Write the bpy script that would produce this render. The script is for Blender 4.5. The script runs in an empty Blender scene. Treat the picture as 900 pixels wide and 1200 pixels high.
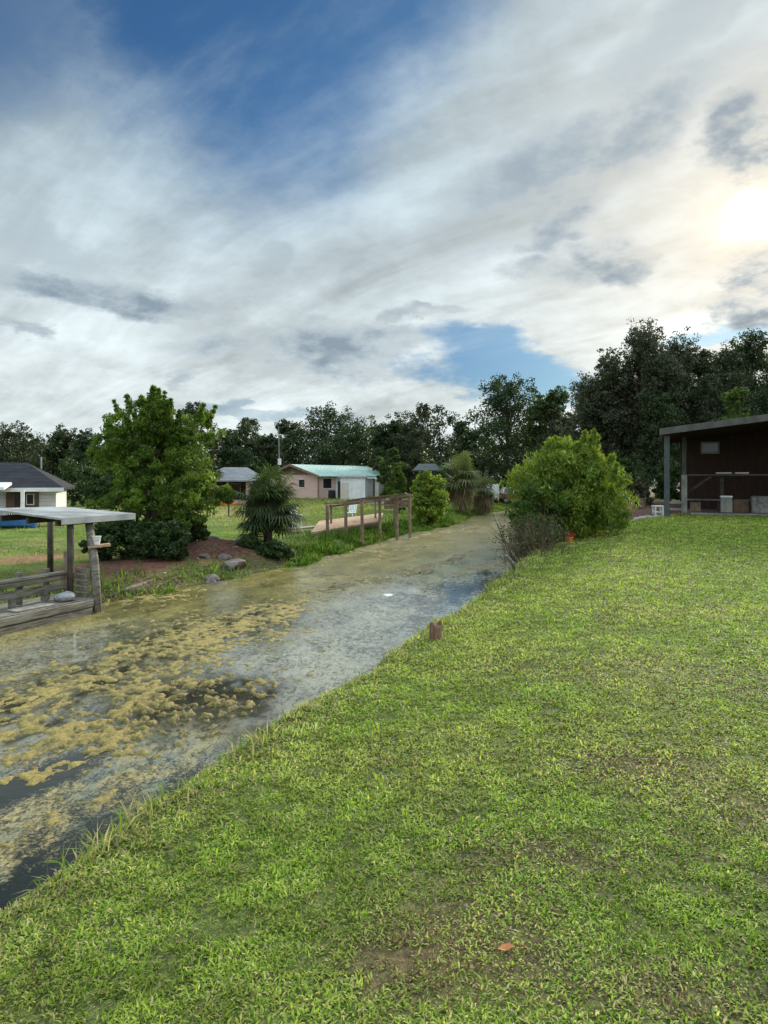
import bpy, math, random
import numpy as np
from mathutils import Vector
PI = math.pi
C = bpy.context.scene.collection
SC = bpy.context.scene

# ------------------------------------------------------------------ camera
EYE = 1.75
cam_d = bpy.data.cameras.new('camera'); cam = bpy.data.objects.new('camera', cam_d); C.objects.link(cam)
cam.location = (0, 0, EYE); cam.rotation_euler = (PI/2, 0, 0)
cam_d.sensor_fit = 'VERTICAL'; cam_d.sensor_height = 36; cam_d.sensor_width = 27
cam_d.lens = 24; cam_d.shift_y = -40/1200
cam_d.clip_start = 0.05; cam_d.clip_end = 6000
SC.camera = cam
SC.view_settings.view_transform = 'Standard'; SC.view_settings.look = 'None'
SC.view_settings.exposure = 0.25; SC.view_settings.gamma = 1.0
SC.cycles.use_denoising = True
SC.cycles.max_bounces = 6; SC.cycles.diffuse_bounces = 3; SC.cycles.glossy_bounces = 3
SC.cycles.transmission_bounces = 4; SC.cycles.transparent_max_bounces = 4
SC.cycles.caustics_reflective = False; SC.cycles.caustics_refractive = False

# ------------------------------------------------------------------ sun
SUN_AZ, SUN_EL = 28.2, 18.8
a, e = math.radians(SUN_AZ), math.radians(SUN_EL)
sd = Vector((math.sin(a)*math.cos(e), math.cos(a)*math.cos(e), math.sin(e)))
sun_d = bpy.data.lights.new('sun', 'SUN'); sun = bpy.data.objects.new('sun', sun_d); C.objects.link(sun)
sun_d.energy = 5.0; sun_d.angle = math.radians(9); sun_d.color = (1.0, 0.90, 0.74)
sun.rotation_euler = sd.to_track_quat('Z', 'Y').to_euler()
sun.location = (40, 60, 60)

# ------------------------------------------------------------------ sky
class NT:
    """tiny helper that writes node expressions"""
    def __init__(s, tree): s.t = tree
    def new(s, ty, **kw):
        n = s.t.nodes.new(ty)
        for k, v in kw.items(): setattr(n, k, v)
        return n
    def put(s, sock, v):
        if isinstance(v, bpy.types.NodeSocket): s.t.links.new(v, sock)
        else: sock.default_value = v
    def m(s, op, a_, b_=None, c_=None):
        n = s.new('ShaderNodeMath', operation=op)
        for i, v in enumerate((a_, b_, c_)):
            if v is not None: s.put(n.inputs[i], v)
        return n.outputs[0]
    def add(s, a_, b_): return s.m('ADD', a_, b_)
    def sub(s, a_, b_): return s.m('SUBTRACT', a_, b_)
    def mul(s, a_, b_): return s.m('MULTIPLY', a_, b_)
    def sstep(s, v, lo, hi, a_=0.0, b_=1.0):
        n = s.new('ShaderNodeMapRange', interpolation_type='SMOOTHSTEP')
        for i, x in enumerate((v, lo, hi, a_, b_)): s.put(n.inputs[i], x)
        return n.outputs[0]
    def mix(s, f, a_, b_, mode='MIX'):
        n = s.new('ShaderNodeMix', data_type='RGBA', blend_type=mode)
        s.put(n.inputs[0], f)
        for i, v in ((6, a_), (7, b_)):
            if isinstance(v, tuple): v = (*v, 1) if len(v) == 3 else v
            s.put(n.inputs[i], v)
        return n.outputs[2]
    def noise(s, vec, scale, detail=4, rough=0.55, dist=0.0):
        n = s.new('ShaderNodeTexNoise')
        s.put(n.inputs['Vector'], vec); s.put(n.inputs['Scale'], scale)
        n.inputs['Detail'].default_value = detail; n.inputs['Roughness'].default_value = rough
        n.inputs['Distortion'].default_value = dist
        return n.outputs['Fac']
    def comb(s, x, y, z=0.0):
        n = s.new('ShaderNodeCombineXYZ')
        for i, v in enumerate((x, y, z)): s.put(n.inputs[i], v)
        return n.outputs[0]

world = bpy.data.worlds.new('World'); SC.world = world; world.use_nodes = True
world.node_tree.nodes.clear()
W = NT(world.node_tree)
STR = 0.1
sky = W.new('ShaderNodeTexSky', sky_type='NISHITA', sun_disc=False)
sky.sun_elevation = math.radians(SUN_EL); sky.sun_rotation = math.radians(SUN_AZ)
sky.air_density = 1.0; sky.dust_density = 0.6; sky.ozone_density = 2.0
tc = W.new('ShaderNodeTexCoord')
sep = W.new('ShaderNodeSeparateXYZ'); W.put(sep.inputs[0], tc.outputs['Generated'])
X, Y, Z = sep.outputs
DEG = 57.29578
AZ = W.mul(W.m('ARCTAN2', X, Y), DEG)
EL = W.mul(W.m('ARCSINE', Z), DEG)
den = W.add(W.m('MAXIMUM', Z, 0.0), 0.30)
plane = W.comb(W.m('DIVIDE', X, den), W.m('DIVIDE', Y, den), 0.0)
# slow warp of the cloud layout, and streaky texture
n1 = W.noise(plane, 2.2, 6, 0.62); 
pl2 = W.new('ShaderNodeVectorMath', operation='ADD'); W.put(pl2.inputs[0], plane); pl2.inputs[1].default_value = (13.1, 7.7, 3.0)
n2 = W.noise(pl2.outputs[0], 2.2, 6, 0.62)
AW = W.add(AZ, W.mul(W.sub(n1, 0.5), 20.0))
EW = W.add(EL, W.mul(W.sub(n2, 0.5), 10.0))
mp = W.new('ShaderNodeMapping'); W.put(mp.inputs[0], plane)
mp.inputs['Rotation'].default_value = (0, 0, math.radians(38))
mp2 = W.new('ShaderNodeMapping'); W.put(mp2.inputs[0], mp.outputs[0]); mp2.inputs['Scale'].default_value = (0.5, 1.8, 1)
streak = W.noise(mp2.outputs[0], 2.0, 8, 0.60, 0.45)
puff = W.noise(plane, 3.4, 8, 0.62, 0.2)
fine = W.noise(plane, 9.0, 5, 0.6, 0.1)

def px2ae(px, py):
    az = math.atan((px-450)/800); return math.degrees(az), math.degrees(math.atan((560-py)/800*math.cos(az)))
def blob(ae, r, rot=0, soft=0.0, p=2.0, A=AW, E=EW):
    """1 in the middle of a turned ellipse in azimuth / elevation, 0 outside"""
    c, s_ = math.cos(math.radians(rot)), math.sin(math.radians(rot))
    da, de = W.sub(A, ae[0]), W.sub(E, ae[1])
    x = W.m('ABSOLUTE', W.mul(W.add(W.mul(da, c), W.mul(de, s_)), 1/r[0]))
    y = W.m('ABSOLUTE', W.mul(W.sub(W.mul(de, c), W.mul(da, s_)), 1/r[1]))
    d = W.add(W.m('POWER', x, p), W.m('POWER', y, p))
    return W.sstep(d, soft, 1.0, 1.0, 0.0)

# clear-sky openings
b1 = blob((-11, 41), (29, 24), 0, 0.5, 1.3)
b2 = blob(px2ae(588, 428), (9.0, 2.7), -8, 0.2)
b3 = blob(px2ae(842, 393), (4.2, 1.0), 12, 0.1)
b4 = blob(px2ae(300, 492), (9.0, 1.0), 0, 0.1)
b5 = W.mul(blob((-33, 36), (22, 14), 0, 0.2), 0.85)
b1 = W.m('MAXIMUM', b1, b5)
open_ = W.m('MAXIMUM', W.m('MAXIMUM', b1, W.mul(b2, 0.95)), W.m('MAXIMUM', W.mul(b3, 0.8), W.mul(b4, 0.5)))
open_ = W.m('MULTIPLY', open_, W.sstep(streak, 0.80, 0.45, 0.6, 1.0))
# cloud colours (radiance)
low = W.sstep(EL, 3.0, 26.0)
base = W.mix(low, (0.64, 0.71, 0.72), (0.41, 0.51, 0.57))
tex = W.add(W.mul(W.sub(streak, 0.5), 1.1), W.mul(W.sub(puff, 0.5), 0.5))
tex = W.add(tex, W.mul(W.sub(fine, 0.5), 0.35))
shade = W.m('MAXIMUM', W.add(0.97, W.mul(tex, 1.25)), 0.48)
col = W.mix(1.0, base, W.comb(shade, shade, shade), 'MULTIPLY')
# grey strokes of low cloud
dark = None
for px, py, rx, ry, rot, wgt in [(112, 338, 7.5, 1.7, -6, 1.0), (190, 337, 6.5, 1.8, -6, 1.0), (335, 404, 11.5, 3.0, -2, 1.0),
                                 (635, 262, 5.0, 2.6, 10, 0.9), (726, 300, 5.5, 3.0, -8, 1.0), (655, 318, 6.0, 2.6, 0, 0.8),
                                 (897, 172, 4.2, 4.6, 12, 1.3), (905, 338, 4.2, 4.2, 20, 1.2), (690, 185, 17, 4.2, 20, 0.75),
                                 (470, 375, 5.5, 0.9, 4, 0.8), (190, 436, 1.8, 1.0, 0, 0.7), (15, 386, 4.0, 0.7, -8, 0.7),
                                 (75, 285, 5.5, 2.4, -25, 0.45), (440, 410, 6, 1.8, 0, 0.6), (310, 300, 3.0, 1.2, 0, 0.4),
                                 (780, 60, 12, 3.0, 25, 0.4), (40, 120, 9, 2.2, 0, 0.4)]:
    b = W.mul(blob(px2ae(px, py), (rx, ry), rot, 0.0), wgt)
    dark = b if dark is None else W.m('MAXIMUM', dark, b)
dark = W.mul(dark, W.sstep(W.add(W.add(W.mul(puff, 0.45), W.mul(fine, 0.25)), W.mul(streak, 0.3)), 0.40, 0.60, 0.05, 1.15))
dark = W.m('MINIMUM', W.mul(dark, 0.95), 1.0)
col = W.mix(dark, col, (0.235, 0.30, 0.36))
# warm light of the veiled sun
dot = W.new('ShaderNodeVectorMath', operation='DOT_PRODUCT')
W.put(dot.inputs[0], tc.outputs['Generated']); dot.inputs[1].default_value = sd
ang = W.mul(W.m('ARCCOSINE', W.m('MINIMUM', dot.outputs['Value'], 1.0)), DEG)
glow = W.m('POWER', 2.718, W.mul(W.m('POWER', W.mul(ang, 1/12.0), 1.3), -1.0))
glow2 = W.m('POWER', 2.718, W.mul(W.m('POWER', W.mul(ang, 1/2.0), 1.5), -1.0))
core = W.m('POWER', 2.718, W.mul(W.m('POWER', W.mul(ang, 1/1.2), 4.0), -1.0))
gk = W.mul(W.mul(glow, W.sstep(dark, 0.0, 0.9, 1.0, 0.22)), 0.48)
col = W.mix(1.0, col, W.mix(1.0, W.comb(gk, gk, gk), (1.0, 0.70, 0.36), 'MULTIPLY'), 'ADD')
g2 = W.add(W.mul(W.mul(glow2, 0.6), W.sstep(dark, 0.0, 0.9, 1.0, 0.3)), W.mul(core, 4.0))
col = W.mix(1.0, col, W.mix(1.0, W.comb(g2, g2, g2), (1.0, 0.90, 0.68), 'MULTIPLY'), 'ADD')
# unseen sky overhead and behind the camera boosted to add light on the ground
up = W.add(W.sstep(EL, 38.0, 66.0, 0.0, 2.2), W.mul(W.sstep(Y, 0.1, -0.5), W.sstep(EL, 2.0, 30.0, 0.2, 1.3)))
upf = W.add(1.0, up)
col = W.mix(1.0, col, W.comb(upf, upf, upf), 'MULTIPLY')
col = W.mix(1.0, col, (10.0, 10.0, 10.0), 'MULTIPLY')
clear = W.mix(1.0, sky.outputs[0], W.mix(W.sstep(EL, 4.0, 30.0), (0.20, 0.34, 0.50), (0.26, 0.50, 0.70)), 'MULTIPLY')
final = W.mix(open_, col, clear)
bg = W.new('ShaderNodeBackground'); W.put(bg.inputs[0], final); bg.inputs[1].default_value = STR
wo = W.new('ShaderNodeOutputWorld'); W.t.links.new(bg.outputs[0], wo.inputs[0])

# ------------------------------------------------------------------ numpy noise
def _hash(ix, iy, seed):
    h = (ix.astype(np.int64)*374761393 + iy.astype(np.int64)*668265263 + seed*974634777) & 0xffffffff
    h = ((h ^ (h >> 13))*1274126177) & 0xffffffff
    h = h ^ (h >> 16)
    return (h & 0xffffff)/float(0xffffff)
def vnoise(x, y, seed=0):
    x0, y0 = np.floor(x), np.floor(y); fx, fy = x-x0, y-y0
    fx, fy = fx*fx*(3-2*fx), fy*fy*(3-2*fy)
    a_, b_ = _hash(x0, y0, seed), _hash(x0+1, y0, seed)
    c_, d_ = _hash(x0, y0+1, seed), _hash(x0+1, y0+1, seed)
    return (a_*(1-fx)+b_*fx)*(1-fy) + (c_*(1-fx)+d_*fx)*fy
def fbm(x, y, seed=0, octv=4, gain=0.5):
    s, amp, tot = 0, 1.0, 0
    for k in range(octv):
        s = s + amp*vnoise(x*2**k + 17.3*k, y*2**k - 9.1*k, seed+k); tot += amp; amp *= gain
    return s/tot
def sst(x, lo, hi):
    t = np.clip((x-lo)/(hi-lo), 0, 1); return t*t*(3-2*t)

# ------------------------------------------------------------------ layout: u runs along the canal, v across it (right positive)
TH = math.radians(22.3); UD = np.array([math.sin(TH), math.cos(TH)]); VD = np.array([math.cos(TH), -math.sin(TH)])
P0 = np.array([-1.25, 4.0])
def xy2uv(x, y):
    dx, dy = x-P0[0], y-P0[1]
    return dx*UD[0]+dy*UD[1], dx*VD[0]+dy*VD[1]
def uv2xy(u, v): return P0[0]+u*UD[0]+v*VD[0], P0[1]+u*UD[1]+v*VD[1]
WATER, LAND = -1.0, -0.65
def left_edge(u): return -8.15 - 0.35*np.sin(u*0.31) - 0.05*np.maximum(u-20, 0) + 0.35*(fbm(u*0.9, u*0+3, 5)-0.5)
def height(x, y):
    u, v = xy2uv(x, y)
    # right bank
    lip = 0.34*(fbm(u*0.75, u*0, 9, 2)-0.5) + 0.16*(fbm(u*4.0, u*0+5, 10, 3)-0.5)
    vv = v - lip
    lawn = -0.16*sst(-vv, -2.2, 0.0) + 0.32*sst(y, 8, 24) + 0.04*(fbm(x*0.5, y*0.5, 2)-0.5)
    lawn = lawn + 0.22*sst(u, 15.5, 17)*(1-sst(u, 34, 40))*sst((0.10+(u-15.6)*0.28)-v, 0.0, 0.8)
    bank = lawn*(1-sst(-vv, 0.0, 0.75)) + (-1.3)*sst(-vv, 0.0, 0.75)
    # left bank
    le = left_edge(u); d = le - v
    mound = 0.45*np.exp(-(((u-14.6)/2.2)**2 + ((v+10.6)/1.3)**2))
    land = LAND + 0.10*(fbm(x*0.25, y*0.25, 4)-0.5) + mound - 0.08*sst(d, 0, 30)*0
    left = -1.5 + 0.42*sst(d, -1.2, 0.0) + (land+1.08)*sst(d, -0.15, 1.5)
    bed = -1.5 + 0*x
    z = np.where(v > -3, np.maximum(bank, bed), np.maximum(left, bed))
    # the canal ends
    end = sst(u, 66, 71)
    z = z*(1-end) + np.maximum(z, LAND)*end
    return z
def hz(x, y): return float(height(np.array([float(x)]), np.array([float(y)]))[0])
def at(px, py, D): return np.array([(px-450)/800*D, D, EYE+(560-py)/800*D])
def gd(px, py, z): return at(px, py, (EYE-z)*800/(py-560))

# ------------------------------------------------------------------ materials
def mat(name):
    m_ = bpy.data.materials.new(name); m_.use_nodes = True
    m_.node_tree.nodes.clear(); return m_, NT(m_.node_tree)
def finish(m_, N, bsdf):
    o = N.new('ShaderNodeOutputMaterial'); N.t.links.new(bsdf, o.inputs[0]); return m_
def surf(name, c1, c2=None, scale=6.0, rough=0.75, stretch=(1, 1, 1), bump=0.25, detail=5, metal=0.0, spec=0.35, turn=0.0):
    """noise-mottled surface in object space"""
    m_, N = mat(name); c2 = c2 or tuple(x*0.6 for x in c1)
    t = N.new('ShaderNodeTexCoord'); rt_ = N.new('ShaderNodeMapping'); N.put(rt_.inputs[0], t.outputs['Object']); rt_.inputs['Rotation'].default_value = (0, 0, turn)
    mp_ = N.new('ShaderNodeMapping'); N.put(mp_.inputs[0], rt_.outputs[0])
    mp_.inputs['Scale'].default_value = stretch
    n = N.noise(mp_.outputs[0], scale, detail, 0.62)
    nb = N.noise(mp_.outputs[0], scale*0.23, 3, 0.5)
    f = N.sstep(N.add(N.mul(n, 0.7), N.mul(nb, 0.4)), 0.38, 0.72)
    b = N.new('ShaderNodeBsdfPrincipled')
    N.put(b.inputs['Base Color'], N.mix(f, c2, c1))
    b.inputs['Roughness'].default_value = rough; b.inputs['Metallic'].default_value = metal
    b.inputs['Specular IOR Level'].default_value = spec
    if bump:
        bp = N.new('ShaderNodeBump'); bp.inputs['Strength'].default_value = bump; bp.inputs['Distance'].default_value = 0.02
        N.put(bp.inputs['Height'], n); N.t.links.new(bp.outputs[0], b.inputs['Normal'])
    return finish(m_, N, b.outputs[0])
def leafmat(name, trans=0.4, rough=0.55, spec=0.3):
    m_, N = mat(name); at_ = N.new('ShaderNodeAttribute', attribute_name='Col')
    b = N.new('ShaderNodeBsdfPrincipled'); N.put(b.inputs['Base Color'], at_.outputs[0])
    b.inputs['Roughness'].default_value = rough; b.inputs['Specular IOR Level'].default_value = spec
    tr = N.new('ShaderNodeBsdfTranslucent')
    N.put(tr.inputs[0], N.mix(1.0, at_.outputs[0], (1.25, 1.35, 0.7), 'MULTIPLY'))
    mx = N.new('ShaderNodeMixShader'); mx.inputs[0].default_value = trans
    N.t.links.new(b.outputs[0], mx.inputs[1]); N.t.links.new(tr.outputs[0], mx.inputs[2])
    return finish(m_, N, mx.outputs[0])
M = {}
M['leaf'] = leafmat('leaf', 0.42); M['grass'] = leafmat('grass_blade', 0.42, 0.65, 0.12)
M['darkleaf'] = leafmat('dark_leaf', 0.25)
M['bark'] = surf('bark', (0.16, 0.13, 0.10), (0.05, 0.04, 0.03), 5, 0.9, (3, 3, 0.6), 0.6)
M['palebark'] = surf('pale_bark', (0.24, 0.21, 0.17), (0.09, 0.075, 0.06), 5, 0.9, (3, 3, 0.6), 0.6)
M['greywood'] = surf('grey_wood', (0.30, 0.28, 0.25), (0.12, 0.11, 0.10), 7, 0.85, (1, 1, 1), 0.4)
M['darkwood'] = surf('dark_wood', (0.085, 0.07, 0.055), (0.03, 0.025, 0.02), 8, 0.85, (1, 1, 1), 0.4)
M['brownwood'] = surf('brown_wood', (0.27, 0.19, 0.13), (0.13, 0.085, 0.06), 7, 0.85, (1, 1, 1), 0.4)
M['tanwood'] = surf('tan_wood', (0.50, 0.32, 0.19), (0.32, 0.20, 0.12), 7, 0.75, (1, 1, 1), 0.3)
M['stump'] = surf('stump_wood', (0.24, 0.135, 0.09), (0.09, 0.05, 0.036), 14, 0.9, (2, 2, 0.5), 0.8)
M['dockwood'] = surf('dock_timber', (0.27, 0.245, 0.20), (0.075, 0.062, 0.048), 4, 0.88, (6, 0.7, 9), 0.7, turn=TH)
M['fascia'] = surf('dull_tin_edge', (0.105, 0.098, 0.09), (0.045, 0.042, 0.04), 3, 0.7, (1, 1, 1), 0.2)
M['sleeve'] = surf('grey_sleeve', (0.30, 0.28, 0.25), (0.17, 0.16, 0.145), 5, 0.8, (1, 1, 0.5), 0.2)
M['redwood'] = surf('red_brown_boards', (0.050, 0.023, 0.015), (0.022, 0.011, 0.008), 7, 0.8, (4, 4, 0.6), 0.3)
M['white'] = surf('white_paint', (0.74, 0.74, 0.72), (0.58, 0.58, 0.55), 3, 0.55, bump=0.05)
M['cream'] = surf('cream_paint', (0.60, 0.54, 0.46), (0.48, 0.42, 0.35), 3, 0.6, bump=0.05)
M['whiteplastic'] = surf('white_plastic', (0.78, 0.78, 0.77), (0.66, 0.66, 0.64), 4, 0.4, bump=0.0)
M['tinroof'] = surf('pale_tin', (0.44, 0.45, 0.45), (0.26, 0.265, 0.265), 2.2, 0.45, bump=0.1, metal=0.15)
M['tinbright'] = surf('bare_tin', (0.60, 0.58, 0.55), (0.30, 0.27, 0.24), 1.6, 0.42, bump=0.12, metal=0.6)
M['glass'] = surf('dark_glass', (0.02, 0.025, 0.03), (0.015, 0.018, 0.02), 2, 0.08, bump=0.0, spec=0.6)
M['rock'] = surf('rock', (0.21, 0.17, 0.15), (0.085, 0.065, 0.058), 6, 0.9, bump=0.6)
M['palerock'] = surf('pale_rock', (0.40, 0.36, 0.31), (0.20, 0.175, 0.15), 6, 0.9, bump=0.5)
M['orange'] = surf('orange_plastic', (0.75, 0.20, 0.03), (0.55, 0.13, 0.03), 8, 0.5, bump=0.05)
M['blue'] = surf('blue_paint', (0.06, 0.18, 0.42), (0.04, 0.11, 0.28), 4, 0.4, bump=0.05)
M['black'] = surf('black_rubber', (0.02, 0.02, 0.02), (0.012, 0.012, 0.012), 8, 0.8, bump=0.1)
M['grey'] = surf('grey_metal', (0.30, 0.31, 0.32), (0.18, 0.18, 0.19), 6, 0.5, metal=0.3, bump=0.1)
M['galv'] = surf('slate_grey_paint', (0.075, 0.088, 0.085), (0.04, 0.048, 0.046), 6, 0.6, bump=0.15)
def ribbed(name, c1, c2, axis, freq, rough=0.5, metal=0.0, strength=0.6, spec=0.4):
    m_, N = mat(name); t = N.new('ShaderNodeTexCoord'); s_ = N.new('ShaderNodeSeparateXYZ'); N.put(s_.inputs[0], t.outputs['Object'])
    f = N.m('FRACT', N.mul(s_.outputs[axis], freq)); rib = N.sstep(N.m('ABSOLUTE', N.sub(f, 0.5)), 0.36, 0.5)
    n = N.noise(t.outputs['Object'], 1.3, 6, 0.65)
    col_ = N.mix(N.sstep(n, 0.35, 0.7), c2, c1); b = N.new('ShaderNodeBsdfPrincipled')
    N.put(b.inputs['Base Color'], col_); b.inputs['Roughness'].default_value = rough; b.inputs['Metallic'].default_value = metal
    b.inputs['Specular IOR Level'].default_value = spec
    bp = N.new('ShaderNodeBump'); bp.inputs['Strength'].default_value = strength; bp.inputs['Distance'].default_value = 0.04
    N.put(bp.inputs['Height'], rib); N.t.links.new(bp.outputs[0], b.inputs['Normal'])
    return finish(m_, N, b.outputs[0])
M['docktin'] = ribbed('corrugated_tin', (0.46, 0.47, 0.47), (0.22, 0.22, 0.21), 0, 9.0, 0.5, 0.2, 0.5)
M['greenroof'] = ribbed('green_metal_roof', (0.38, 0.52, 0.45), (0.30, 0.44, 0.38), 0, 2.5)
M['shingle'] = ribbed('charcoal_shingle', (0.035, 0.036, 0.042), (0.022, 0.023, 0.028), 2, 5.0, 0.9, spec=0.15)
M['greyshingle'] = ribbed('grey_shingle', (0.22, 0.235, 0.25), (0.15, 0.16, 0.175), 2, 4.0, 0.8)
M['siding'] = ribbed('white_siding', (0.76, 0.76, 0.76), (0.64, 0.64, 0.63), 2, 5.0, 0.6)
M['vsiding'] = ribbed('white_upright_siding', (0.78, 0.77, 0.76), (0.64, 0.63, 0.62), 0, 2.0, 0.6)
M['brownsiding'] = ribbed('brown_board_siding', (0.22, 0.14, 0.095), (0.12, 0.075, 0.05), 0, 3.0, 0.75)
def brickmat():
    m_, N = mat('pink_brick'); t = N.new('ShaderNodeTexCoord'); s_ = N.new('ShaderNodeSeparateXYZ'); N.put(s_.inputs[0], t.outputs['Object'])
    br = N.new('ShaderNodeTexBrick'); N.put(br.inputs['Vector'], N.comb(N.add(s_.outputs[0], s_.outputs[1]), s_.outputs[2], 0.0))
    br.inputs['Color1'].default_value = (0.56, 0.32, 0.27, 1); br.inputs['Color2'].default_value = (0.64, 0.42, 0.35, 1)
    br.inputs['Mortar'].default_value = (0.55, 0.50, 0.45, 1); br.inputs['Scale'].default_value = 4.0
    b = N.new('ShaderNodeBsdfPrincipled'); N.put(b.inputs['Base Color'], br.outputs[0]); b.inputs['Roughness'].default_value = 0.85
    return finish(m_, N, b.outputs[0])
M['brick'] = brickmat()

def groundmat():
    m_, N = mat('ground'); a_ = N.new('ShaderNodeAttribute', attribute_name='Col')
    t = N.new('ShaderNodeTexCoord')
    n = N.noise(t.outputs['Object'], 9.0, 6, 0.65); n2_ = N.noise(t.outputs['Object'], 0.6, 5, 0.6); n3 = N.noise(t.outputs['Object'], 45.0, 3, 0.6)
    k = N.add(N.add(N.sstep(n, 0.3, 0.75, 0.55, 1.35), N.sstep(n2_, 0.3, 0.7, -0.25, 0.25)), N.sstep(n3, 0.3, 0.7, -0.25, 0.25))
    c = N.mix(1.0, a_.outputs[0], N.comb(k, k, k), 'MULTIPLY')
    c = N.mix(N.sstep(n2_, 0.52, 0.72, 0.0, 0.35), c, N.mix(1.0, c, (1.5, 1.15, 0.9), 'MULTIPLY'))
    b = N.new('ShaderNodeBsdfPrincipled'); N.put(b.inputs['Base Color'], c); b.inputs['Roughness'].default_value = 0.95
    b.inputs['Specular IOR Level'].default_value = 0.15
    bp = N.new('ShaderNodeBump'); bp.inputs['Strength'].default_value = 0.8; bp.inputs['Distance'].default_value = 0.05
    N.put(bp.inputs['Height'], N.add(n, N.mul(n3, 0.5))); N.t.links.new(bp.outputs[0], b.inputs['Normal'])
    return finish(m_, N, b.outputs[0])
M['ground'] = groundmat()
def algaemat():
    m_, N = mat('algae'); a_ = N.new('ShaderNodeAttribute', attribute_name='Col'); t = N.new('ShaderNodeTexCoord')
    n = N.noise(t.outputs['Object'], 38.0, 5, 0.7); k = N.sstep(n, 0.3, 0.75, 0.55, 1.4)
    b = N.new('ShaderNodeBsdfPrincipled'); N.put(b.inputs['Base Color'], N.mix(1.0, a_.outputs[0], N.comb(k, k, k), 'MULTIPLY'))
    b.inputs['Roughness'].default_value = 0.7; b.inputs['Specular IOR Level'].default_value = 0.35
    bp = N.new('ShaderNodeBump'); bp.inputs['Strength'].default_value = 0.9; bp.inputs['Distance'].default_value = 0.02
    N.put(bp.inputs['Height'], n); N.t.links.new(bp.outputs[0], b.inputs['Normal'])
    return finish(m_, N, b.outputs[0])
M['algae'] = algaemat()
def watermat():
    m_, N = mat('canal_water'); a_ = N.new('ShaderNodeAttribute', attribute_name='Col'); f_ = N.new('ShaderNodeAttribute', attribute_name='film')
    t = N.new('ShaderNodeTexCoord')
    mp_ = N.new('ShaderNodeMapping'); N.put(mp_.inputs[0], t.outputs['Object'])
    mp_.inputs['Rotation'].default_value = (0, 0, TH); mp_.inputs['Scale'].default_value = (1.0, 0.6, 1)
    n = N.noise(mp_.outputs[0], 10.0, 8, 0.75, 0.5); big = N.noise(mp_.outputs[0], 1.1, 4, 0.6, 0.6); fi = N.noise(t.outputs['Object'], 40.0, 3, 0.6)
    v = N.add(N.add(N.mul(n, 0.55), N.mul(big, 0.30)), N.mul(fi, 0.25))
    thr = N.sub(1.02, f_.outputs['Fac'])
    mask = N.sstep(N.sub(v, thr), -0.07, 0.09, 0.0, 0.93)
    wb = N.new('ShaderNodeBsdfPrincipled'); wb.inputs['Base Color'].default_value = (0.018, 0.02, 0.014, 1)
    wb.inputs['Roughness'].default_value = 0.06; wb.inputs['IOR'].default_value = 1.33
    rip = N.noise(t.outputs['Object'], 6.0, 3, 0.5)
    bp = N.new('ShaderNodeBump'); bp.inputs['Strength'].default_value = 0.10; bp.inputs['Distance'].default_value = 0.03
    N.put(bp.inputs['Height'], rip); N.t.links.new(bp.outputs[0], wb.inputs['Normal'])
    fb = N.new('ShaderNodeBsdfPrincipled'); k = N.add(N.add(N.sstep(fi, 0.3, 0.7, 0.55, 1.2), N.sstep(n, 0.35, 0.62, -0.3, 0.25)), N.sstep(big, 0.35, 0.65, -0.15, 0.15))
    fl = N.noise(mp_.outputs[0], 16.0, 5, 0.68, 0.3); fl2 = N.noise(mp_.outputs[0], 2.6, 4, 0.6)
    fl3 = N.noise(mp_.outputs[0], 5.0, 5, 0.62, 0.4)
    fk = N.m('MAXIMUM', N.sstep(N.add(N.mul(fl, 0.7), N.mul(fl2, 0.3)), 0.515, 0.60, 0.0, 0.85), N.sstep(N.add(N.mul(fl3, 0.75), N.mul(fl2, 0.25)), 0.54, 0.63, 0.0, 0.7))
    N.put(fb.inputs['Base Color'], N.mix(fk, N.mix(1.0, a_.outputs[0], N.comb(k, k, k), 'MULTIPLY'), (0.03, 0.028, 0.014)))
    fb.inputs['Roughness'].default_value = 0.30
    sl_ = N.new('ShaderNodeSeparateColor'); N.put(sl_.inputs[0], a_.outputs[0])
    N.put(fb.inputs['Specular IOR Level'], N.mul(N.sstep(sl_.outputs[1], 0.02, 0.15, 0.03, 0.6), N.sub(1.0, N.mul(fk, 0.8))))
    wet = N.sstep(N.m('DIVIDE', sl_.outputs[2], N.m('MAXIMUM', sl_.outputs[0], 0.01)), 0.42, 0.70, 0.22, 0.9)
    N.put(fb.inputs['Coat Weight'], N.mul(N.mul(N.sstep(sl_.outputs[1], 0.02, 0.15), wet), N.sub(1.0, N.mul(fk, 0.5)))); fb.inputs['Coat Roughness'].default_value = 0.06
    N.t.links.new(bp.outputs[0], fb.inputs['Coat Normal'])
    bp2 = N.new('ShaderNodeBump'); bp2.inputs['Strength'].default_value = 0.5; bp2.inputs['Distance'].default_value = 0.015
    N.put(bp2.inputs['Height'], N.add(n, fi)); N.t.links.new(bp2.outputs[0], fb.inputs['Normal'])
    mx = N.new('ShaderNodeMixShader'); N.put(mx.inputs[0], mask)
    N.t.links.new(wb.outputs[0], mx.inputs[1]); N.t.links.new(fb.outputs[0], mx.inputs[2])
    return finish(m_, N, mx.outputs[0])
M['water'] = watermat()

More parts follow.
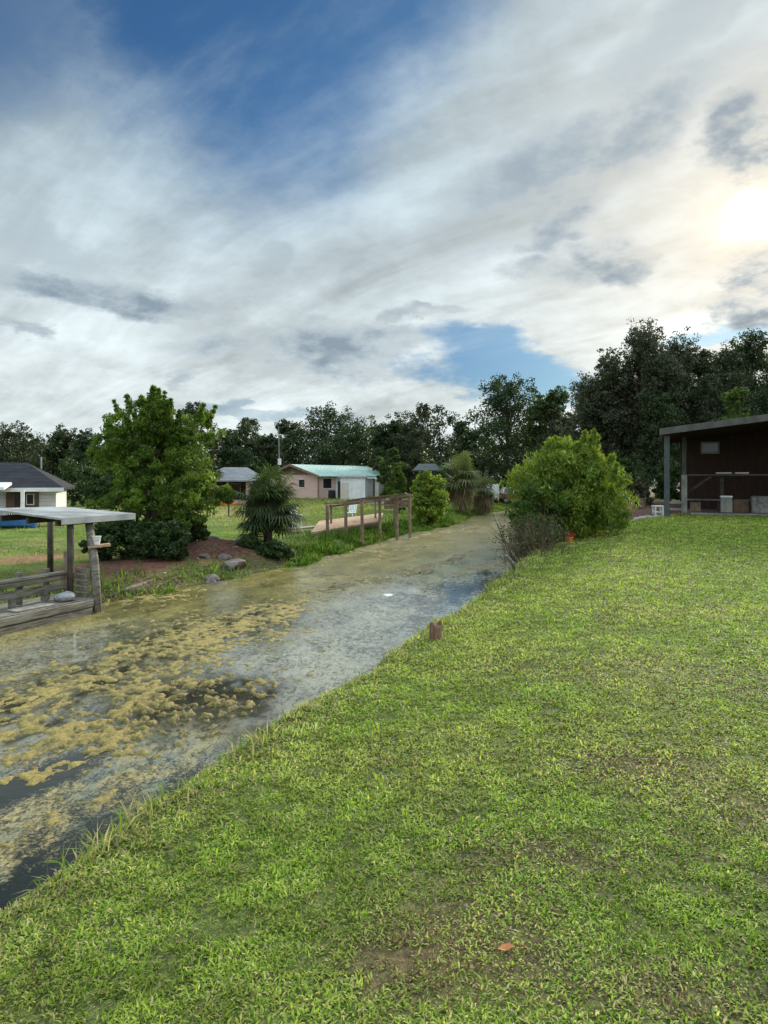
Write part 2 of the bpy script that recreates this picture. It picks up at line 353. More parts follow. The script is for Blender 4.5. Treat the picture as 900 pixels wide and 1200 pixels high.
# ------------------------------------------------------------------ object helpers
def tag(o, label=None, cat=None, group=None, kind=None):
    if label: o['label'] = label
    if cat: o['category'] = cat
    if group: o['group'] = group
    if kind: o['kind'] = kind
    return o
def thing(name, label, cat, loc=(0, 0, 0), group=None):
    o = bpy.data.objects.new(name, None); C.objects.link(o); o.location = [float(q) for q in loc]
    o.empty_display_size = 0.2
    return tag(o, label, cat, group)
def link(name, me, m_, parent=None, loc=None):
    o = bpy.data.objects.new(name, me); C.objects.link(o); me.materials.append(m_)
    if parent is not None: o.parent = parent
    if loc is not None: o.location = [float(q) for q in loc]
    return o
def wloc(o):
    p = Vector((0, 0, 0))
    while o is not None: p = p + Vector(o.location); o = o.parent
    return np.array(p)
def npmesh(name, verts, faces, cols=None, smooth=False):
    """verts (N,3), faces (F,k) all of one size"""
    me = bpy.data.meshes.new(name); verts = np.ascontiguousarray(verts, dtype=np.float32); faces = np.ascontiguousarray(faces, dtype=np.int32)
    F, k = faces.shape
    me.vertices.add(len(verts)); me.vertices.foreach_set('co', verts.ravel())
    me.loops.add(F*k); me.loops.foreach_set('vertex_index', faces.ravel())
    me.polygons.add(F); me.polygons.foreach_set('loop_start', np.arange(0, F*k, k, dtype=np.int32))
    if smooth: me.polygons.foreach_set('use_smooth', np.ones(F, dtype=bool))
    if cols is not None:
        ca = me.color_attributes.new('Col', 'FLOAT_COLOR', 'POINT')
        c4 = np.ones((len(verts), 4), dtype=np.float32); c4[:, :3] = cols; ca.data.foreach_set('color', c4.ravel())
    me.update(calc_edges=True); me.validate(); return me
class MB:
    """collects boxes, bars, tubes in world coordinates; build() links them as ONE mesh object"""
    def __init__(s): s.v = []; s.f = []
    def raw(s, vs, fs):
        b = len(s.v); s.v += [tuple(float(q) for q in p) for p in vs]; s.f += [tuple(b+i for i in f) for f in fs]; return s
    def hexa(s, p):   # 4 bottom ccw, 4 top
        return s.raw(p, [(3, 2, 1, 0), (4, 5, 6, 7), (0, 1, 5, 4), (1, 2, 6, 5), (2, 3, 7, 6), (3, 0, 4, 7)])
    def box(s, c, size, rz=0.0, bev=0.0):
        x, y, z = [q/2 for q in size]; co, si = math.cos(rz), math.sin(rz)
        P = []
        for dz in (-z, z):
            for dx, dy in ((-x, -y), (x, -y), (x, y), (-x, y)):
                P.append((c[0]+dx*co-dy*si, c[1]+dx*si+dy*co, c[2]+dz))
        return s.hexa(P)
    def bar(s, a_, b_, w, h, up=(0, 0, 1)):
        a_, b_ = Vector([float(q) for q in a_]), Vector([float(q) for q in b_]); d = (b_-a_).normalized(); up = Vector(up)
        if abs(d.dot(up)) > 0.98: up = Vector((UD[0], UD[1], 0))
        sx = d.cross(up).normalized()*w/2; uz = sx.cross(d).normalized()*h/2
        return s.hexa([a_-sx-uz, a_+sx-uz, b_+sx-uz, b_-sx-uz, a_-sx+uz, a_+sx+uz, b_+sx+uz, b_-sx+uz])
    def tube(s, pts, rad, seg=8, cap=True):
        pts = [Vector([float(q) for q in p]) for p in pts]; n = len(pts)
        if not hasattr(rad, '__len__'): rad = [rad]*n
        b = len(s.v); ref = None
        for i, p in enumerate(pts):
            d = (pts[min(i+1, n-1)]-pts[max(i-1, 0)]).normalized()
            if ref is None: ref = Vector((0, 0, 1)) if abs(d.z) < 0.9 else Vector((1, 0, 0))
            x = d.cross(ref).normalized(); y = d.cross(x).normalized(); ref = x.cross(d) if False else ref
            for k in range(seg):
                t = 2*PI*k/seg; q = p+(x*math.cos(t)+y*math.sin(t))*rad[i]; s.v.append(tuple(q))
        for i in range(n-1):
            for k in range(seg):
                k2 = (k+1) % seg; s.f.append((b+i*seg+k, b+i*seg+k2, b+(i+1)*seg+k2, b+(i+1)*seg+k))
        if cap:
            s.f.append(tuple(b+k for k in range(seg))[::-1]); s.f.append(tuple(b+(n-1)*seg+k for k in range(seg)))
        return s
    def lathe(s, c, prof, seg=16, rz=0.0, cap=True):
        b = len(s.v); n = len(prof)
        for r, z in prof:
            for k in range(seg):
                t = 2*PI*k/seg+rz; s.v.append((c[0]+r*math.cos(t), c[1]+r*math.sin(t), c[2]+z))
        for i in range(n-1):
            for k in range(seg):
                k2 = (k+1) % seg; s.f.append((b+i*seg+k, b+i*seg+k2, b+(i+1)*seg+k2, b+(i+1)*seg+k))
        if cap:
            s.f.append(tuple(b+k for k in range(seg))[::-1]); s.f.append(tuple(b+(n-1)*seg+k for k in range(seg)))
        return s
    def build(s, name, m_, parent=None, loc=None, bevel=0.0, smooth=False):
        off = wloc(parent) if parent is not None else (np.array(loc, dtype=float) if loc is not None else np.zeros(3))
        me = bpy.data.meshes.new(name); me.from_pydata([tuple(np.array(p)-off) for p in s.v], [], s.f); me.update()
        if smooth: me.polygons.foreach_set('use_smooth', np.ones(len(me.polygons), dtype=bool))
        o = link(name, me, m_, parent, None if parent is not None else off)
        if bevel:
            b = o.modifiers.new('bevel', 'BEVEL'); b.width = bevel; b.segments = 1; b.limit_method = 'ANGLE'
        return o

# ------------------------------------------------------------------ the ground, one sheet
def axis(fine_lo, fine_hi, step, far, grow=1.22):
    a_ = list(np.arange(fine_lo, fine_hi+1e-6, step)); s_ = step
    x = a_[-1]
    while x < far: s_ *= grow; x += s_; a_.append(x)
    x = a_[0]; s_ = step
    while x > -far: s_ *= grow; x -= s_; a_.insert(0, x)
    return np.array(a_)
ug, vg = axis(-6, 72, 0.25, 4000), axis(-16, 12, 0.12, 4000)
UU, VV = np.meshgrid(ug, vg, indexing='ij'); GX, GY = uv2xy(UU.ravel(), VV.ravel()); GZ = height(GX, GY)
def grid_faces(nu, nv):
    i = np.arange((nu-1)*(nv-1)); r, c_ = i//(nv-1), i % (nv-1); a_ = r*nv+c_
    return np.stack([a_, a_+1, a_+nv+1, a_+nv], 1)[:, ::-1]
u_, v_ = UU.ravel(), VV.ravel(); le_ = left_edge(u_); d_ = le_-v_
lawncol = np.array([0.105, 0.125, 0.036]); soil = np.array([0.07, 0.055, 0.04]); mud = np.array([0.10, 0.085, 0.055])
redsoil = np.array([0.13, 0.06, 0.042]); orangesoil = np.array([0.26, 0.15, 0.075]); drygrass = np.array([0.26, 0.22, 0.10]); leftgrass = np.array([0.11, 0.16, 0.03])
col = np.tile(lawncol, (len(u_), 1))
def lay(c, w): 
    global col
    w = np.clip(w, 0, 1)[:, None]; col = col*(1-w)+c*w
right = sst(v_, -0.12, 0.05)
left = sst(d_, 0.0, 0.3)
lay(soil, 1-np.maximum(right, left)); lay(leftgrass, left)
nz = fbm(GX*0.6, GY*0.6, 31)
lay(mud, left*(1-sst(d_, 0.3, 1.0+nz)))
# dry grass beyond the palm, bare soil by the boat dock, red earth under the tree and by the rubble
lay(drygrass, left*sst(nz, 0.42, 0.62)*0.55*sst(d_, 6, 12))
ex = lambda uc, vc, ru, rv: np.exp(-(((u_-uc)/ru)**2+((v_-vc)/rv)**2))
lay(redsoil, 1.6*ex(14.6, -10.3, 2.6, 1.5)*left); lay(redsoil, 1.5*ex(11.0, -10.6, 1.8, 1.3)*left)
def blobpx(px, py, z, ru, rv):
    p = gd(px, py, z); uc, vc = xy2uv(p[0], p[1]); return ex(uc, vc, ru, rv)
lay(orangesoil, 1.3*blobpx(40, 655, LAND, 1.6, 0.9)*left*sst(nz, 0.3, 0.5)); lay(redsoil, 1.3*blobpx(110, 668, LAND, 1.6, 1.3)*left)
lay(drygrass, 1.2*blobpx(250, 600, LAND, 9, 5)*left); lay(np.array([0.30, 0.24, 0.15]), 0.9*blobpx(380, 585, LAND, 12, 9)*left)
def gblob(px, py, rx, ry):
    p = gd(px, py, 0.0); return np.exp(-(((GX-p[0])/rx)**2+((GY-p[1])/ry)**2))
lay(np.array([0.10, 0.062, 0.036]), 0.8*(1.0*gblob(560, 1100, 0.4, 0.34)+0.9*gblob(460, 1120, 0.2, 0.16)+0.7*gblob(640, 1000, 0.5, 0.25)+0.8*gblob(770, 895, 0.55, 0.25)+0.7*gblob(880, 950, 0.5, 0.3)+0.8*gblob(820, 1170, .4, .2))*right)
mulch = sst(v_, -0.3, 0.6)*sst(u_, 15.2, 16.2)*(1-sst(v_, 9, 11))
edge_line = 0.10+(u_-15.6)*0.28
lay(np.array([0.085, 0.04, 0.032]), mulch*sst(edge_line-v_+0.0, -0.15, 0.1)*(u_ < 40))
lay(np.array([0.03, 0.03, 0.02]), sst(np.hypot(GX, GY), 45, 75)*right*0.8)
me = npmesh('ground', np.stack([GX, GY, GZ], 1), grid_faces(len(ug), len(vg)), col, smooth=True)
ground = link('ground', me, M['ground']); tag(ground, 'green lawn and low banks on both sides of the canal', 'ground', kind='structure')

# ------------------------------------------------------------------ water with its film
def wp(px, py): p = gd(px, py, WATER); return xy2uv(p[0], p[1])
uw, vw = np.concatenate([np.arange(-12, 14, 0.1), np.arange(14, 74.01, 0.2)]), np.arange(-13, 0.3, 0.1)
A_, B_ = np.meshgrid(uw, vw, indexing='ij'); u_, v_ = A_.ravel(), B_.ravel(); wx, wy = uv2xy(u_, v_)
def exu(px, py, ru, rv):
    uc, vc = wp(px, py); return np.exp(-(((u_-uc)/ru)**2+((v_-vc)/rv)**2))
film = np.full(len(u_), 0.545)
film += 0.10*sst(-v_, 3.5, 6.5) + 0.13*sst(u_, 14, 26) + 0.16*(fbm(u_*0.9, v_*2.2, 48, 3)-0.5)
film -= 0.16*exu(278, 742, 0.8, 0.5) + 0.12*exu(550, 690, 4.0, 0.9) + 0.05*exu(90, 740, 1.2, 1.0)
film -= 0.34*exu(60, 905, 0.7, 0.22) + 0.05*exu(300, 800, 1.6, 0.6)
film -= 0.42*sst(v_, -1.45, -0.85)*(1-sst(u_, 2.0, 5.0)) + 0.14*exu(60, 1035, 0.9, 0.45) + 0.12*sst(v_, -1.3, -0.8)*(1-sst(u_, 5, 12))
def n01(a_, b_, s_, o=3): return sst(fbm(u_*a_, v_*b_, s_, o), 0.38, 0.62)
mats_f = np.clip(1.0*exu(230, 745, 2.7, 1.5) + 0.8*exu(60, 815, 1.4, 1.1) + 0.8*exu(30, 870, .9, .9) + 0.8*exu(170, 700, 2.2, 1.0) + 0.7*exu(325, 715, 1.2, 0.6), 0, 1)
clump_f = np.clip(1.3*exu(228, 828, 1.15, 0.9) + 0.6*exu(310, 862, 0.5, 0.35), 0, 1)
near_f = np.clip(1.1*exu(80, 960, 2.0, 1.3), 0, 1)
film += 0.10*mats_f+0.22*clump_f-0.05*near_f
film = np.clip(film, 0, 1)
tan, olive, greyg, straw = np.array([0.33, 0.265, 0.085]), np.array([0.22, 0.185, 0.052]), np.array([0.34, 0.325, 0.232]), np.array([0.40, 0.30, 0.10])
def lerp(c1, c2, w): w = np.clip(w, 0, 1)[:, None]; return c1*(1-w)+c2*w
wc = lerp(tan, olive, n01(0.9, 1.8, 41)*0.8+n01(3.0, 5.0, 44)*0.3)
wc = lerp(wc, greyg, 0.85*sst(v_, -5.4, -3.4)*(1-sst(u_, 24, 32)) + 0.9*exu(80, 760, 2.0, 1.2))  # grey film, its colour lightened to stand in for reflected sky
wc = lerp(wc, np.array([0.030, 0.028, 0.013]), 1.15*mats_f*(0.35+0.65*n01(4.5, 7.0, 45)))
wc = lerp(wc, np.array([0.012, 0.012, 0.007]), 1.5*clump_f*(0.6+0.6*n01(3.0, 4.0, 46)))
wc = lerp(wc, lerp(np.array([0.15, 0.155, 0.095]), straw, n01(2.4, 6.5, 47)*0.65), near_f)
wc = lerp(wc, np.array([0.35, 0.285, 0.125]), 0.7*sst(u_, 18, 26)*sst(-v_, 2.5, 5.0)+0.3*sst(u_, 24, 30))
me = npmesh('water', np.stack([wx, wy, np.full(len(u_), WATER)], 1), grid_faces(len(uw), len(vw)), wc, smooth=True)
fa = me.attributes.new('film', 'FLOAT', 'POINT'); fa.data.foreach_set('value', film.astype(np.float32))
water = link('water', me, M['water']); tag(water, 'still canal water with a thin tan and grey film of algae', 'water', kind='structure')

# floating mats of algae: a height field that rises out of the water in clumps
def algae_field(u0, u1, v0, v1, st):
    ua, va = np.arange(u0, u1, st), np.arange(v0, v1, st)
    A_, B_ = np.meshgrid(ua, va, indexing='ij'); return ua, va, A_.ravel(), B_.ravel()
av, af, ac = [], [], []; nbase = 0
for u0, u1, v0, v1, st in [(-2.5, 8.0, -9.2, -0.4, 0.035), (8.0, 20.0, -9.0, -0.4, 0.06), (20.0, 46.0, -10.0, -0.4, 0.12)]:
    ua, va, u_, v_ = algae_field(u0, u1, v0, v1, st)
    clump = np.clip(1.25*exu(228, 828, 1.25, 0.95) + 0.75*exu(300, 865, 0.5, 0.4) + 0.6*exu(175, 775, 1.0, 0.6), 0, 1)
    mats = np.clip(0.95*exu(230, 745, 2.6, 1.5) + 0.75*exu(60, 815, 1.4, 1.1) + 0.8*exu(30, 870, .9, .9) + 0.85*exu(325, 715, 1.5, 0.7) + 0.8*exu(170, 700, 2.2, 1.0)
                   + 0.55*exu(80, 960, 1.4, 0.55), 0, 1)
    line = 0
    for px, py in [(375, 694), (400, 689), (425, 682), (450, 676), (480, 669), (510, 660), (540, 655), (565, 648), (585, 642)]:
        line = np.maximum(line, exu(px, py+2*math.sin(px), 1.1, 0.5)*(0.55+0.45*math.sin(px*1.7)))
    wu, wv = u_+0.25*(fbm(u_*2, v_*2, 55, 2)-0.5), v_+0.25*(fbm(u_*2+9, v_*2, 56, 2)-0.5)
    lump = fbm(wu*9.5, wv*10.5, 51, 3, 0.55); big = fbm(u_*1.3, v_*2.2, 61, 3); n2 = fbm(u_*16, v_*18, 71, 3, 0.6); mid = fbm(wu*3.6, wv*5.0, 66, 3, 0.55)
    n = 0.50*lump+0.22*big+0.28*mid
    dens = 0.285 + 0.27*mats + 0.20*clump + 0.22*line - 0.35*sst(v_, -2.0, -1.1)*(1-sst(u_, 4, 9)) - 0.10*exu(90, 750, 1.0, 0.8)
    h = n + (0.22+0.30*clump)*(n2-0.5) + np.minimum(dens, 0.55-0.115*clump) - 0.97
    farm = sst(fbm(u_*0.45, v_*1.5, 57, 3), 0.50, 0.64)*sst(u_, 11, 17)
    h = h + 0.20*farm
    rise = np.clip(clump*1.0+line*0.8, 0, 1)
    hh = np.where(h > 0, 0.004+(0.012+0.034*rise)*np.clip(h*6, 0, 1)*(0.5+n2*0.8), -0.02+h*0.2)
    hh = np.clip(hh, -0.05, 0.09)
    x, y = uv2xy(u_, v_); f = grid_faces(len(ua), len(va))
    keep = (h[f] > -0.02).any(1); f = f[keep]
    t = n2[:, None]; k = np.clip(clump*0.9, 0, 1)[:, None]
    yel, oli, drk = np.array([0.34, 0.255, 0.070]), np.array([0.17, 0.142, 0.040]), np.array([0.045, 0.042, 0.02])
    t = np.clip(0.55*t+0.45*(0.6*mid+0.4*big)[:, None], 0, 1)
    c_ = oli*(1-sst(t, 0.42, 0.62))+yel*sst(t, 0.42, 0.62)
    edge = (1-sst(h, 0.0, 0.085))[:, None]*(0.55+0.45*rise[:, None]); c_ = c_*(1-0.75*edge)+drk*0.75*edge; c_ = c_*(1-0.25*clump[:, None])
    lk = np.clip(np.zeros_like(h)+line+0.55*farm, 0, 1)[:, None]; c_ = c_*(1-0.85*lk)+np.array([0.05, 0.05, 0.03])*0.85*lk
    used = np.unique(f); rm = np.full(len(u_), -1); rm[used] = np.arange(len(used))
    av.append(np.stack([x, y, WATER+hh], 1)[used]); ac.append(c_[used]); af.append(rm[f]+nbase); nbase += len(used)
me = npmesh('algae', np.concatenate(av), np.concatenate(af), np.concatenate(ac), smooth=True)
tag(link('algae', me, M['algae']), 'yellow and olive mats of algae floating in clumps on the canal', 'algae', kind='stuff')

# ------------------------------------------------------------------ grass
def blades(rng, x, y, z, L, Wd, lean, cols, name, label, m_=None):
    n = len(x); hd = rng.uniform(0, 2*PI, n); ln = lean
    d = np.stack([np.cos(hd)*np.sin(ln), np.sin(hd)*np.sin(ln), np.cos(ln)], 1)
    tw = hd+PI/2+rng.normal(0, 0.5, n); s_ = np.stack([np.cos(tw), np.sin(tw), np.zeros(n)], 1)
    p = np.stack([x, y, z], 1); mid = p+d*(L*0.55)[:, None]
    d2 = d.copy(); d2[:, 2] -= rng.uniform(0.2, 0.9, n); d2 /= np.linalg.norm(d2, axis=1)[:, None]
    tip = mid+d2*(L*0.5)[:, None]; w = (Wd/2)[:, None]
    V = np.stack([p-s_*w*0.7, p+s_*w*0.7, mid+s_*w, mid-s_*w, tip], 1).reshape(-1, 3)
    b = np.arange(n)*5
    F = np.concatenate([np.stack([b, b+1, b+2], 1), np.stack([b, b+2, b+3], 1), np.stack([b+3, b+2, b+4], 1)])
    me = npmesh(name, V, F, np.repeat(cols, 5, 0)); o = link(name, me, m_ or M['grass'])
    return tag(o, label, 'grass', kind='stuff')
rng = np.random.default_rng(7)
def sample_lawn(n_try, y0, y1, dens):
    y = rng.uniform(y0, y1, n_try); hw = 0.62*y+1.6; x = rng.uniform(-1, 1, n_try)*hw
    area = (y1-y0); keep = rng.uniform(0, 1, n_try) < (2*hw*area/n_try)*dens(y)
    u, v = xy2uv(x, y); ok = keep & (v > -0.42) & ~((v < 0.10+(u-15.6)*0.28) & (u > 15.8))
    return x[ok], y[ok]
xs, ys = [], []
for y0, y1, ntry in [(1.2, 3.2, 430000), (3.2, 6, 550000), (6, 12, 520000), (12, 27, 430000)]:
    x, y = sample_lawn(ntry, y0, y1, lambda q: 20500*(2.6/np.maximum(q, 2.6))**1.5); xs.append(x); ys.append(y)
x, y = np.concatenate(xs), np.concatenate(ys); n = len(x)
u, v = xy2uv(x, y); z = height(x, y)
sc = (np.maximum(y, 2.6)/2.6)**0.66
pn = fbm(x*0.9, y*0.9, 81, 4); pn2 = fbm(x*3.1+5, y*3.1, 82, 3); pn3 = fbm(x*0.35, y*0.35, 83, 3)
def pxblob(px, py, rx, ry):
    p = gd(px, py, 0.0); return np.exp(-(((x-p[0])/rx)**2+((y-p[1])/ry)**2))
bare = np.clip(1.1*pxblob(560, 1100, 0.34, 0.30)+0.9*pxblob(460, 1120, 0.16, 0.12)+0.8*pxblob(640, 1000, 0.45, 0.2)+0.9*pxblob(760, 895, 0.5, 0.22)+0.8*pxblob(880, 950, 0.45, 0.3)
               + 0.8*pxblob(820, 1170, 0.35, 0.15)+0.5*pxblob(700, 780, 1.2, 0.5)+0.5*pxblob(880, 800, 1.0, .6), 0, 1)
bare = np.clip(bare*(0.4+1.2*pn2), 0, 1)
tus = fbm(x*17, y*17, 84, 2, 0.5); tus2 = fbm(x*6, y*6, 85, 2)
keep = (rng.uniform(0, 1, n) > 0.42*bare) & (rng.uniform(0, 1, n) < 0.30+1.3*sst(0.65*tus+0.35*tus2, 0.30, 0.62))
x, y, z, v, u, sc, pn, pn2, pn3, bare, tus, tus2 = [q[keep] for q in (x, y, z, v, u, sc, pn, pn2, pn3, bare, tus, tus2)]; n = len(x)
gA, gB, gY, gS, gD = [np.array(q) for q in ((0.210, 0.305, 0.040), (0.315, 0.360, 0.074), (0.40, 0.41, 0.13), (0.43, 0.37, 0.20), (0.095, 0.165, 0.020))]
r = rng.uniform(0, 1, n)
t = np.clip(sst(pn, 0.3, 0.7)+rng.normal(0, 0.25, n), 0, 1)[:, None]; cols = gA*(1-t)+gB*t
edgew = sst(-v, -0.5, 0.15)
pY = 0.07+0.18*sst(pn3, 0.45, 0.7)+0.2*bare+0.25*edgew; pS = 0.03+0.06*sst(pn2, 0.5, 0.75)+0.14*bare+0.22*edgew; pD = 0.16
cols = np.where((r < pS)[:, None], gS, np.where((r < pS+pY)[:, None], gY, np.where((r > 1-pD)[:, None], gD, cols)))
cols = cols*(rng.uniform(0.74, 1.26, n)*(0.82+0.40*sst(tus2, 0.3, 0.7)))[:, None]
br = rng.uniform(0, 1, n) < 0.05+0.35*bare+0.10*sst(0.5*pn+0.5*pn3, 0.5, 0.65); cols[br] = np.array((0.17, 0.12, 0.065))*rng.uniform(0.6, 1.4, br.sum())[:, None]
L = rng.uniform(0.014, 0.033, n)*sc**0.55*(1-0.25*bare); Wd = rng.uniform(0.0046, 0.0088, n)*sc
L *= 1+0.5*edgew*rng.uniform(0, 1, n)
lean = np.clip(rng.normal(1.0, 0.33, n), 0.05, 1.5)
blades(rng, x, y, z-0.006+0.010*tus, L, Wd, lean, cols, 'grass', 'mown green lawn grass with yellowed and bare patches on the near bank')
# longer straw coloured grass hanging over the near lip
n = 9000; u = rng.uniform(-2, 20, n)**1.0; v = rng.normal(-0.10, 0.13, n); cl = fbm(u*2.2, v*0, 88, 3); ok = (cl > 0.42) & (v < 0.12) & (v > -0.45); u, v, cl = u[ok], v[ok], cl[ok]; x, y = uv2xy(u, v); n = len(x)
cols = np.where((rng.uniform(0, 1, n) < 0.45)[:, None], np.array((0.40, 0.35, 0.17)), np.array((0.17, 0.25, 0.04)))*rng.uniform(0.6, 1.25, n)[:, None]
blades(rng, x, y, height(x, y)-0.01, rng.uniform(0.04, 0.11, n)*(0.6+1.3*sst(cl, 0.42, 0.65)), rng.uniform(0.005, 0.009, n)*(np.maximum(y, 2.6)/2.6)**0.5, np.clip(rng.normal(0.8, 0.4, n), 0, 1.5), cols, 'bank_grass', 'longer straw coloured grass hanging over the near lip of the bank')
# grass of the far bank
n = 60000
u = rng.uniform(1, 75, n); dd = rng.uniform(0, 1, n)**2*26+0.3; v = left_edge(u)-dd; x, y = uv2xy(u, v); ok = (y > 8) & (np.abs(x) < 0.62*y+2)
x, y, dd, u, v = x[ok], y[ok], dd[ok], u[ok], v[ok]; n = len(x); z = height(x, y)
ng = fbm(x*0.6, y*0.6, 31); red = np.exp(-(((u-14.6)/2.6)**2+((v+10.3)/1.5)**2))+np.exp(-(((u-11.0)/1.8)**2+((v+10.6)/1.3)**2))
q = gd(110, 668, LAND); uq, vq = xy2uv(q[0], q[1]); red += np.exp(-(((u-uq)/1.6)**2+((v-vq)/1.3)**2))
q = gd(40, 655, LAND); uq, vq = xy2uv(q[0], q[1]); red += 0.9*np.exp(-(((u-uq)/1.4)**2+((v-vq)/0.7)**2))
ok = rng.uniform(0, 1, n) > 1.5*red
x, y, z, dd, ng = x[ok], y[ok], z[ok], dd[ok], ng[ok]; n = len(x)
t = np.clip(sst(ng, 0.35, 0.65)+rng.normal(0, 0.25, n), 0, 1)[:, None]
cols = np.array((0.13, 0.215, 0.03))*(1-t)+np.array((0.30, 0.29, 0.09))*t; cols *= rng.uniform(0.7, 1.3, n)[:, None]
blades(rng, x, y, z-0.01, rng.uniform(0.06, 0.15, n)*(y/20)**0.5, rng.uniform(0.015, 0.035, n)*(y/20)**0.8, np.clip(rng.normal(0.7, 0.35, n), 0, 1.4), cols,
       'grass', 'rough green and straw grass on the yards across the canal')
# taller weeds on the far shore
n = 26000
u = np.concatenate([rng.uniform(14.5, 36, n//2), rng.uniform(6, 66, n//2)]); dd = np.abs(rng.normal(0.35, 0.75, n))+0.02; v = left_edge(u)-dd
x, y = uv2xy(u, v); z = height(x, y); nn = fbm(u*1.1, dd*1.5, 91, 3); ok = (nn > 0.40) & (y > 9); x, y, z, nn = x[ok], y[ok], z[ok], nn[ok]; n = len(x)
cols = np.array((0.06, 0.125, 0.018))*rng.uniform(0.6, 1.6, n)[:, None]; yl = rng.uniform(0, 1, n) < 0.2; cols[yl] = np.array((0.20, 0.24, 0.05))
blades(rng, x, y, z-0.02, rng.uniform(0.08, 0.26, n)*(0.5+1.2*sst(nn, 0.4, 0.7)), rng.uniform(0.02, 0.05, n), np.clip(rng.normal(0.55, 0.3, n), 0, 1.3), cols,
       'shore_weeds', 'dark green weeds growing along the far waterline')
# ------------------------------------------------------------------ trees and shrubs
def leaves(rng, cen, rad, per, L, Wd, palette, squash=0.8, up=0.0, spread=0.62):
    n = len(cen)*per; ci = np.repeat(np.arange(len(cen)), per)
    g = rng.normal(0, 1, (n, 3)); g /= np.maximum(1, np.linalg.norm(g, axis=1)/1.7)[:, None]; g[:, 2] *= squash
    p = cen[ci]+g*(rad[ci]*spread)[:, None]
    d = rng.normal(0, 1, (n, 3)); d[:, 2] += up; d /= np.linalg.norm(d, axis=1)[:, None]
    s_ = np.cross(d, rng.normal(0, 1, (n, 3))); s_ /= np.linalg.norm(s_, axis=1)[:, None]
    l = (L*rng.uniform(0.6, 1.35, n))[:, None]/2; w = (Wd*rng.uniform(0.6, 1.35, n))[:, None]/2
    V = np.stack([p-d*l, p+s_*w-d*l*0.15, p+d*l, p-s_*w-d*l*0.15], 1).reshape(-1, 3)
    F = np.arange(n*4).reshape(-1, 4)
    pal = np.array(palette); cc = pal[rng.integers(0, len(pal), len(cen))]*rng.uniform(0.7, 1.3, len(cen))[:, None]
    pick = pal[rng.integers(0, len(pal), n)]
    c_ = (0.65*cc[ci]+0.35*pick)*rng.uniform(0.7, 1.3, n)[:, None]
    return V, F, np.repeat(c_, 4, 0)
def crown_lobes(rng, h0, h1, cw, nl, nsub, profile, airy=1.0):
    """lobes of foliage about the stem; returns clump centres, radii and the lobe centres (limbs reach those)"""
    cen, rad, lob = [], [], []
    for i in range(nl):
        t = (i+rng.uniform(0.15, 0.85))/nl; r = profile(t)*cw/2; a_ = i*2.4+rng.normal(0, 0.5); q = rng.uniform(0.35, 0.95) if airy == 1.0 else rng.uniform(0.3, 1.22)
        lr = cw*rng.uniform(0.13, 0.21)*(0.65+0.5*min(1, r/(cw/2)))
        c_ = np.array([math.cos(a_)*max(0, r*q-lr*0.4), math.sin(a_)*max(0, r*q-lr*0.4), h0+(h1-h0)*t-lr*0.4*t]); lob.append(c_)
        k = rng.normal(0, 1, (nsub, 3)); k /= np.linalg.norm(k, axis=1)[:, None]; k *= rng.uniform(0.55, 1.12, nsub)[:, None]; k[:, 2] *= 0.75
        cen.append(c_+k*lr); rad.append(lr*rng.uniform(0.22, 0.42, nsub)*airy)
    cen, rad = np.concatenate(cen), np.concatenate(rad); ok = cen[:, 2] > 0.05
    return cen[ok], rad[ok], lob
def crown_whorls(rng, h0, h1, cw, nb, profile, rise=0.5, tuft=0.062):
    h1 = h1*0.94
    """upswept separate boughs with tufts along them, sky shows between"""
    cen, rad, lob = [], [], []
    for i in range(nb):
        t = (i+rng.uniform(0, 1))/nb; z = h0+(h1-h0)*t; ln = profile(t)*cw/2*rng.uniform(0.55, 1.15); a_ = rng.uniform(0, 2*PI)
        end = np.array([math.cos(a_)*ln, math.sin(a_)*ln, z+ln*rise*rng.uniform(0.3, 1.2)]); st = np.array([0, 0, z-ln*0.15]); lob.append(end)
        m_ = max(3, int(ln/(cw*0.055)))
        for s_ in np.linspace(0.3, 1.05, m_):
            for _ in range(5):
                cen.append(st+(end-st)*s_+rng.normal(0, cw*0.055, 3)*(0.6+0.6*s_)*np.array([1, 1, 1.5])); rad.append(cw*tuft*rng.uniform(0.6, 1.3))
    return np.array(cen), np.array(rad), lob
prof_oak = lambda t: math.sin(PI*min(1, 0.16+0.80*t))**0.6
prof_egg = lambda t: math.sin(PI*min(1, 0.22+0.76*t))**0.75
prof_round = lambda t: math.sin(PI*min(1, 0.24+0.58*t))**0.8
prof_cone = lambda t: (1-t)**0.7*0.95+0.12
prof_col = lambda t: 0.35+0.65*math.sin(PI*min(1, 0.1+0.85*t))
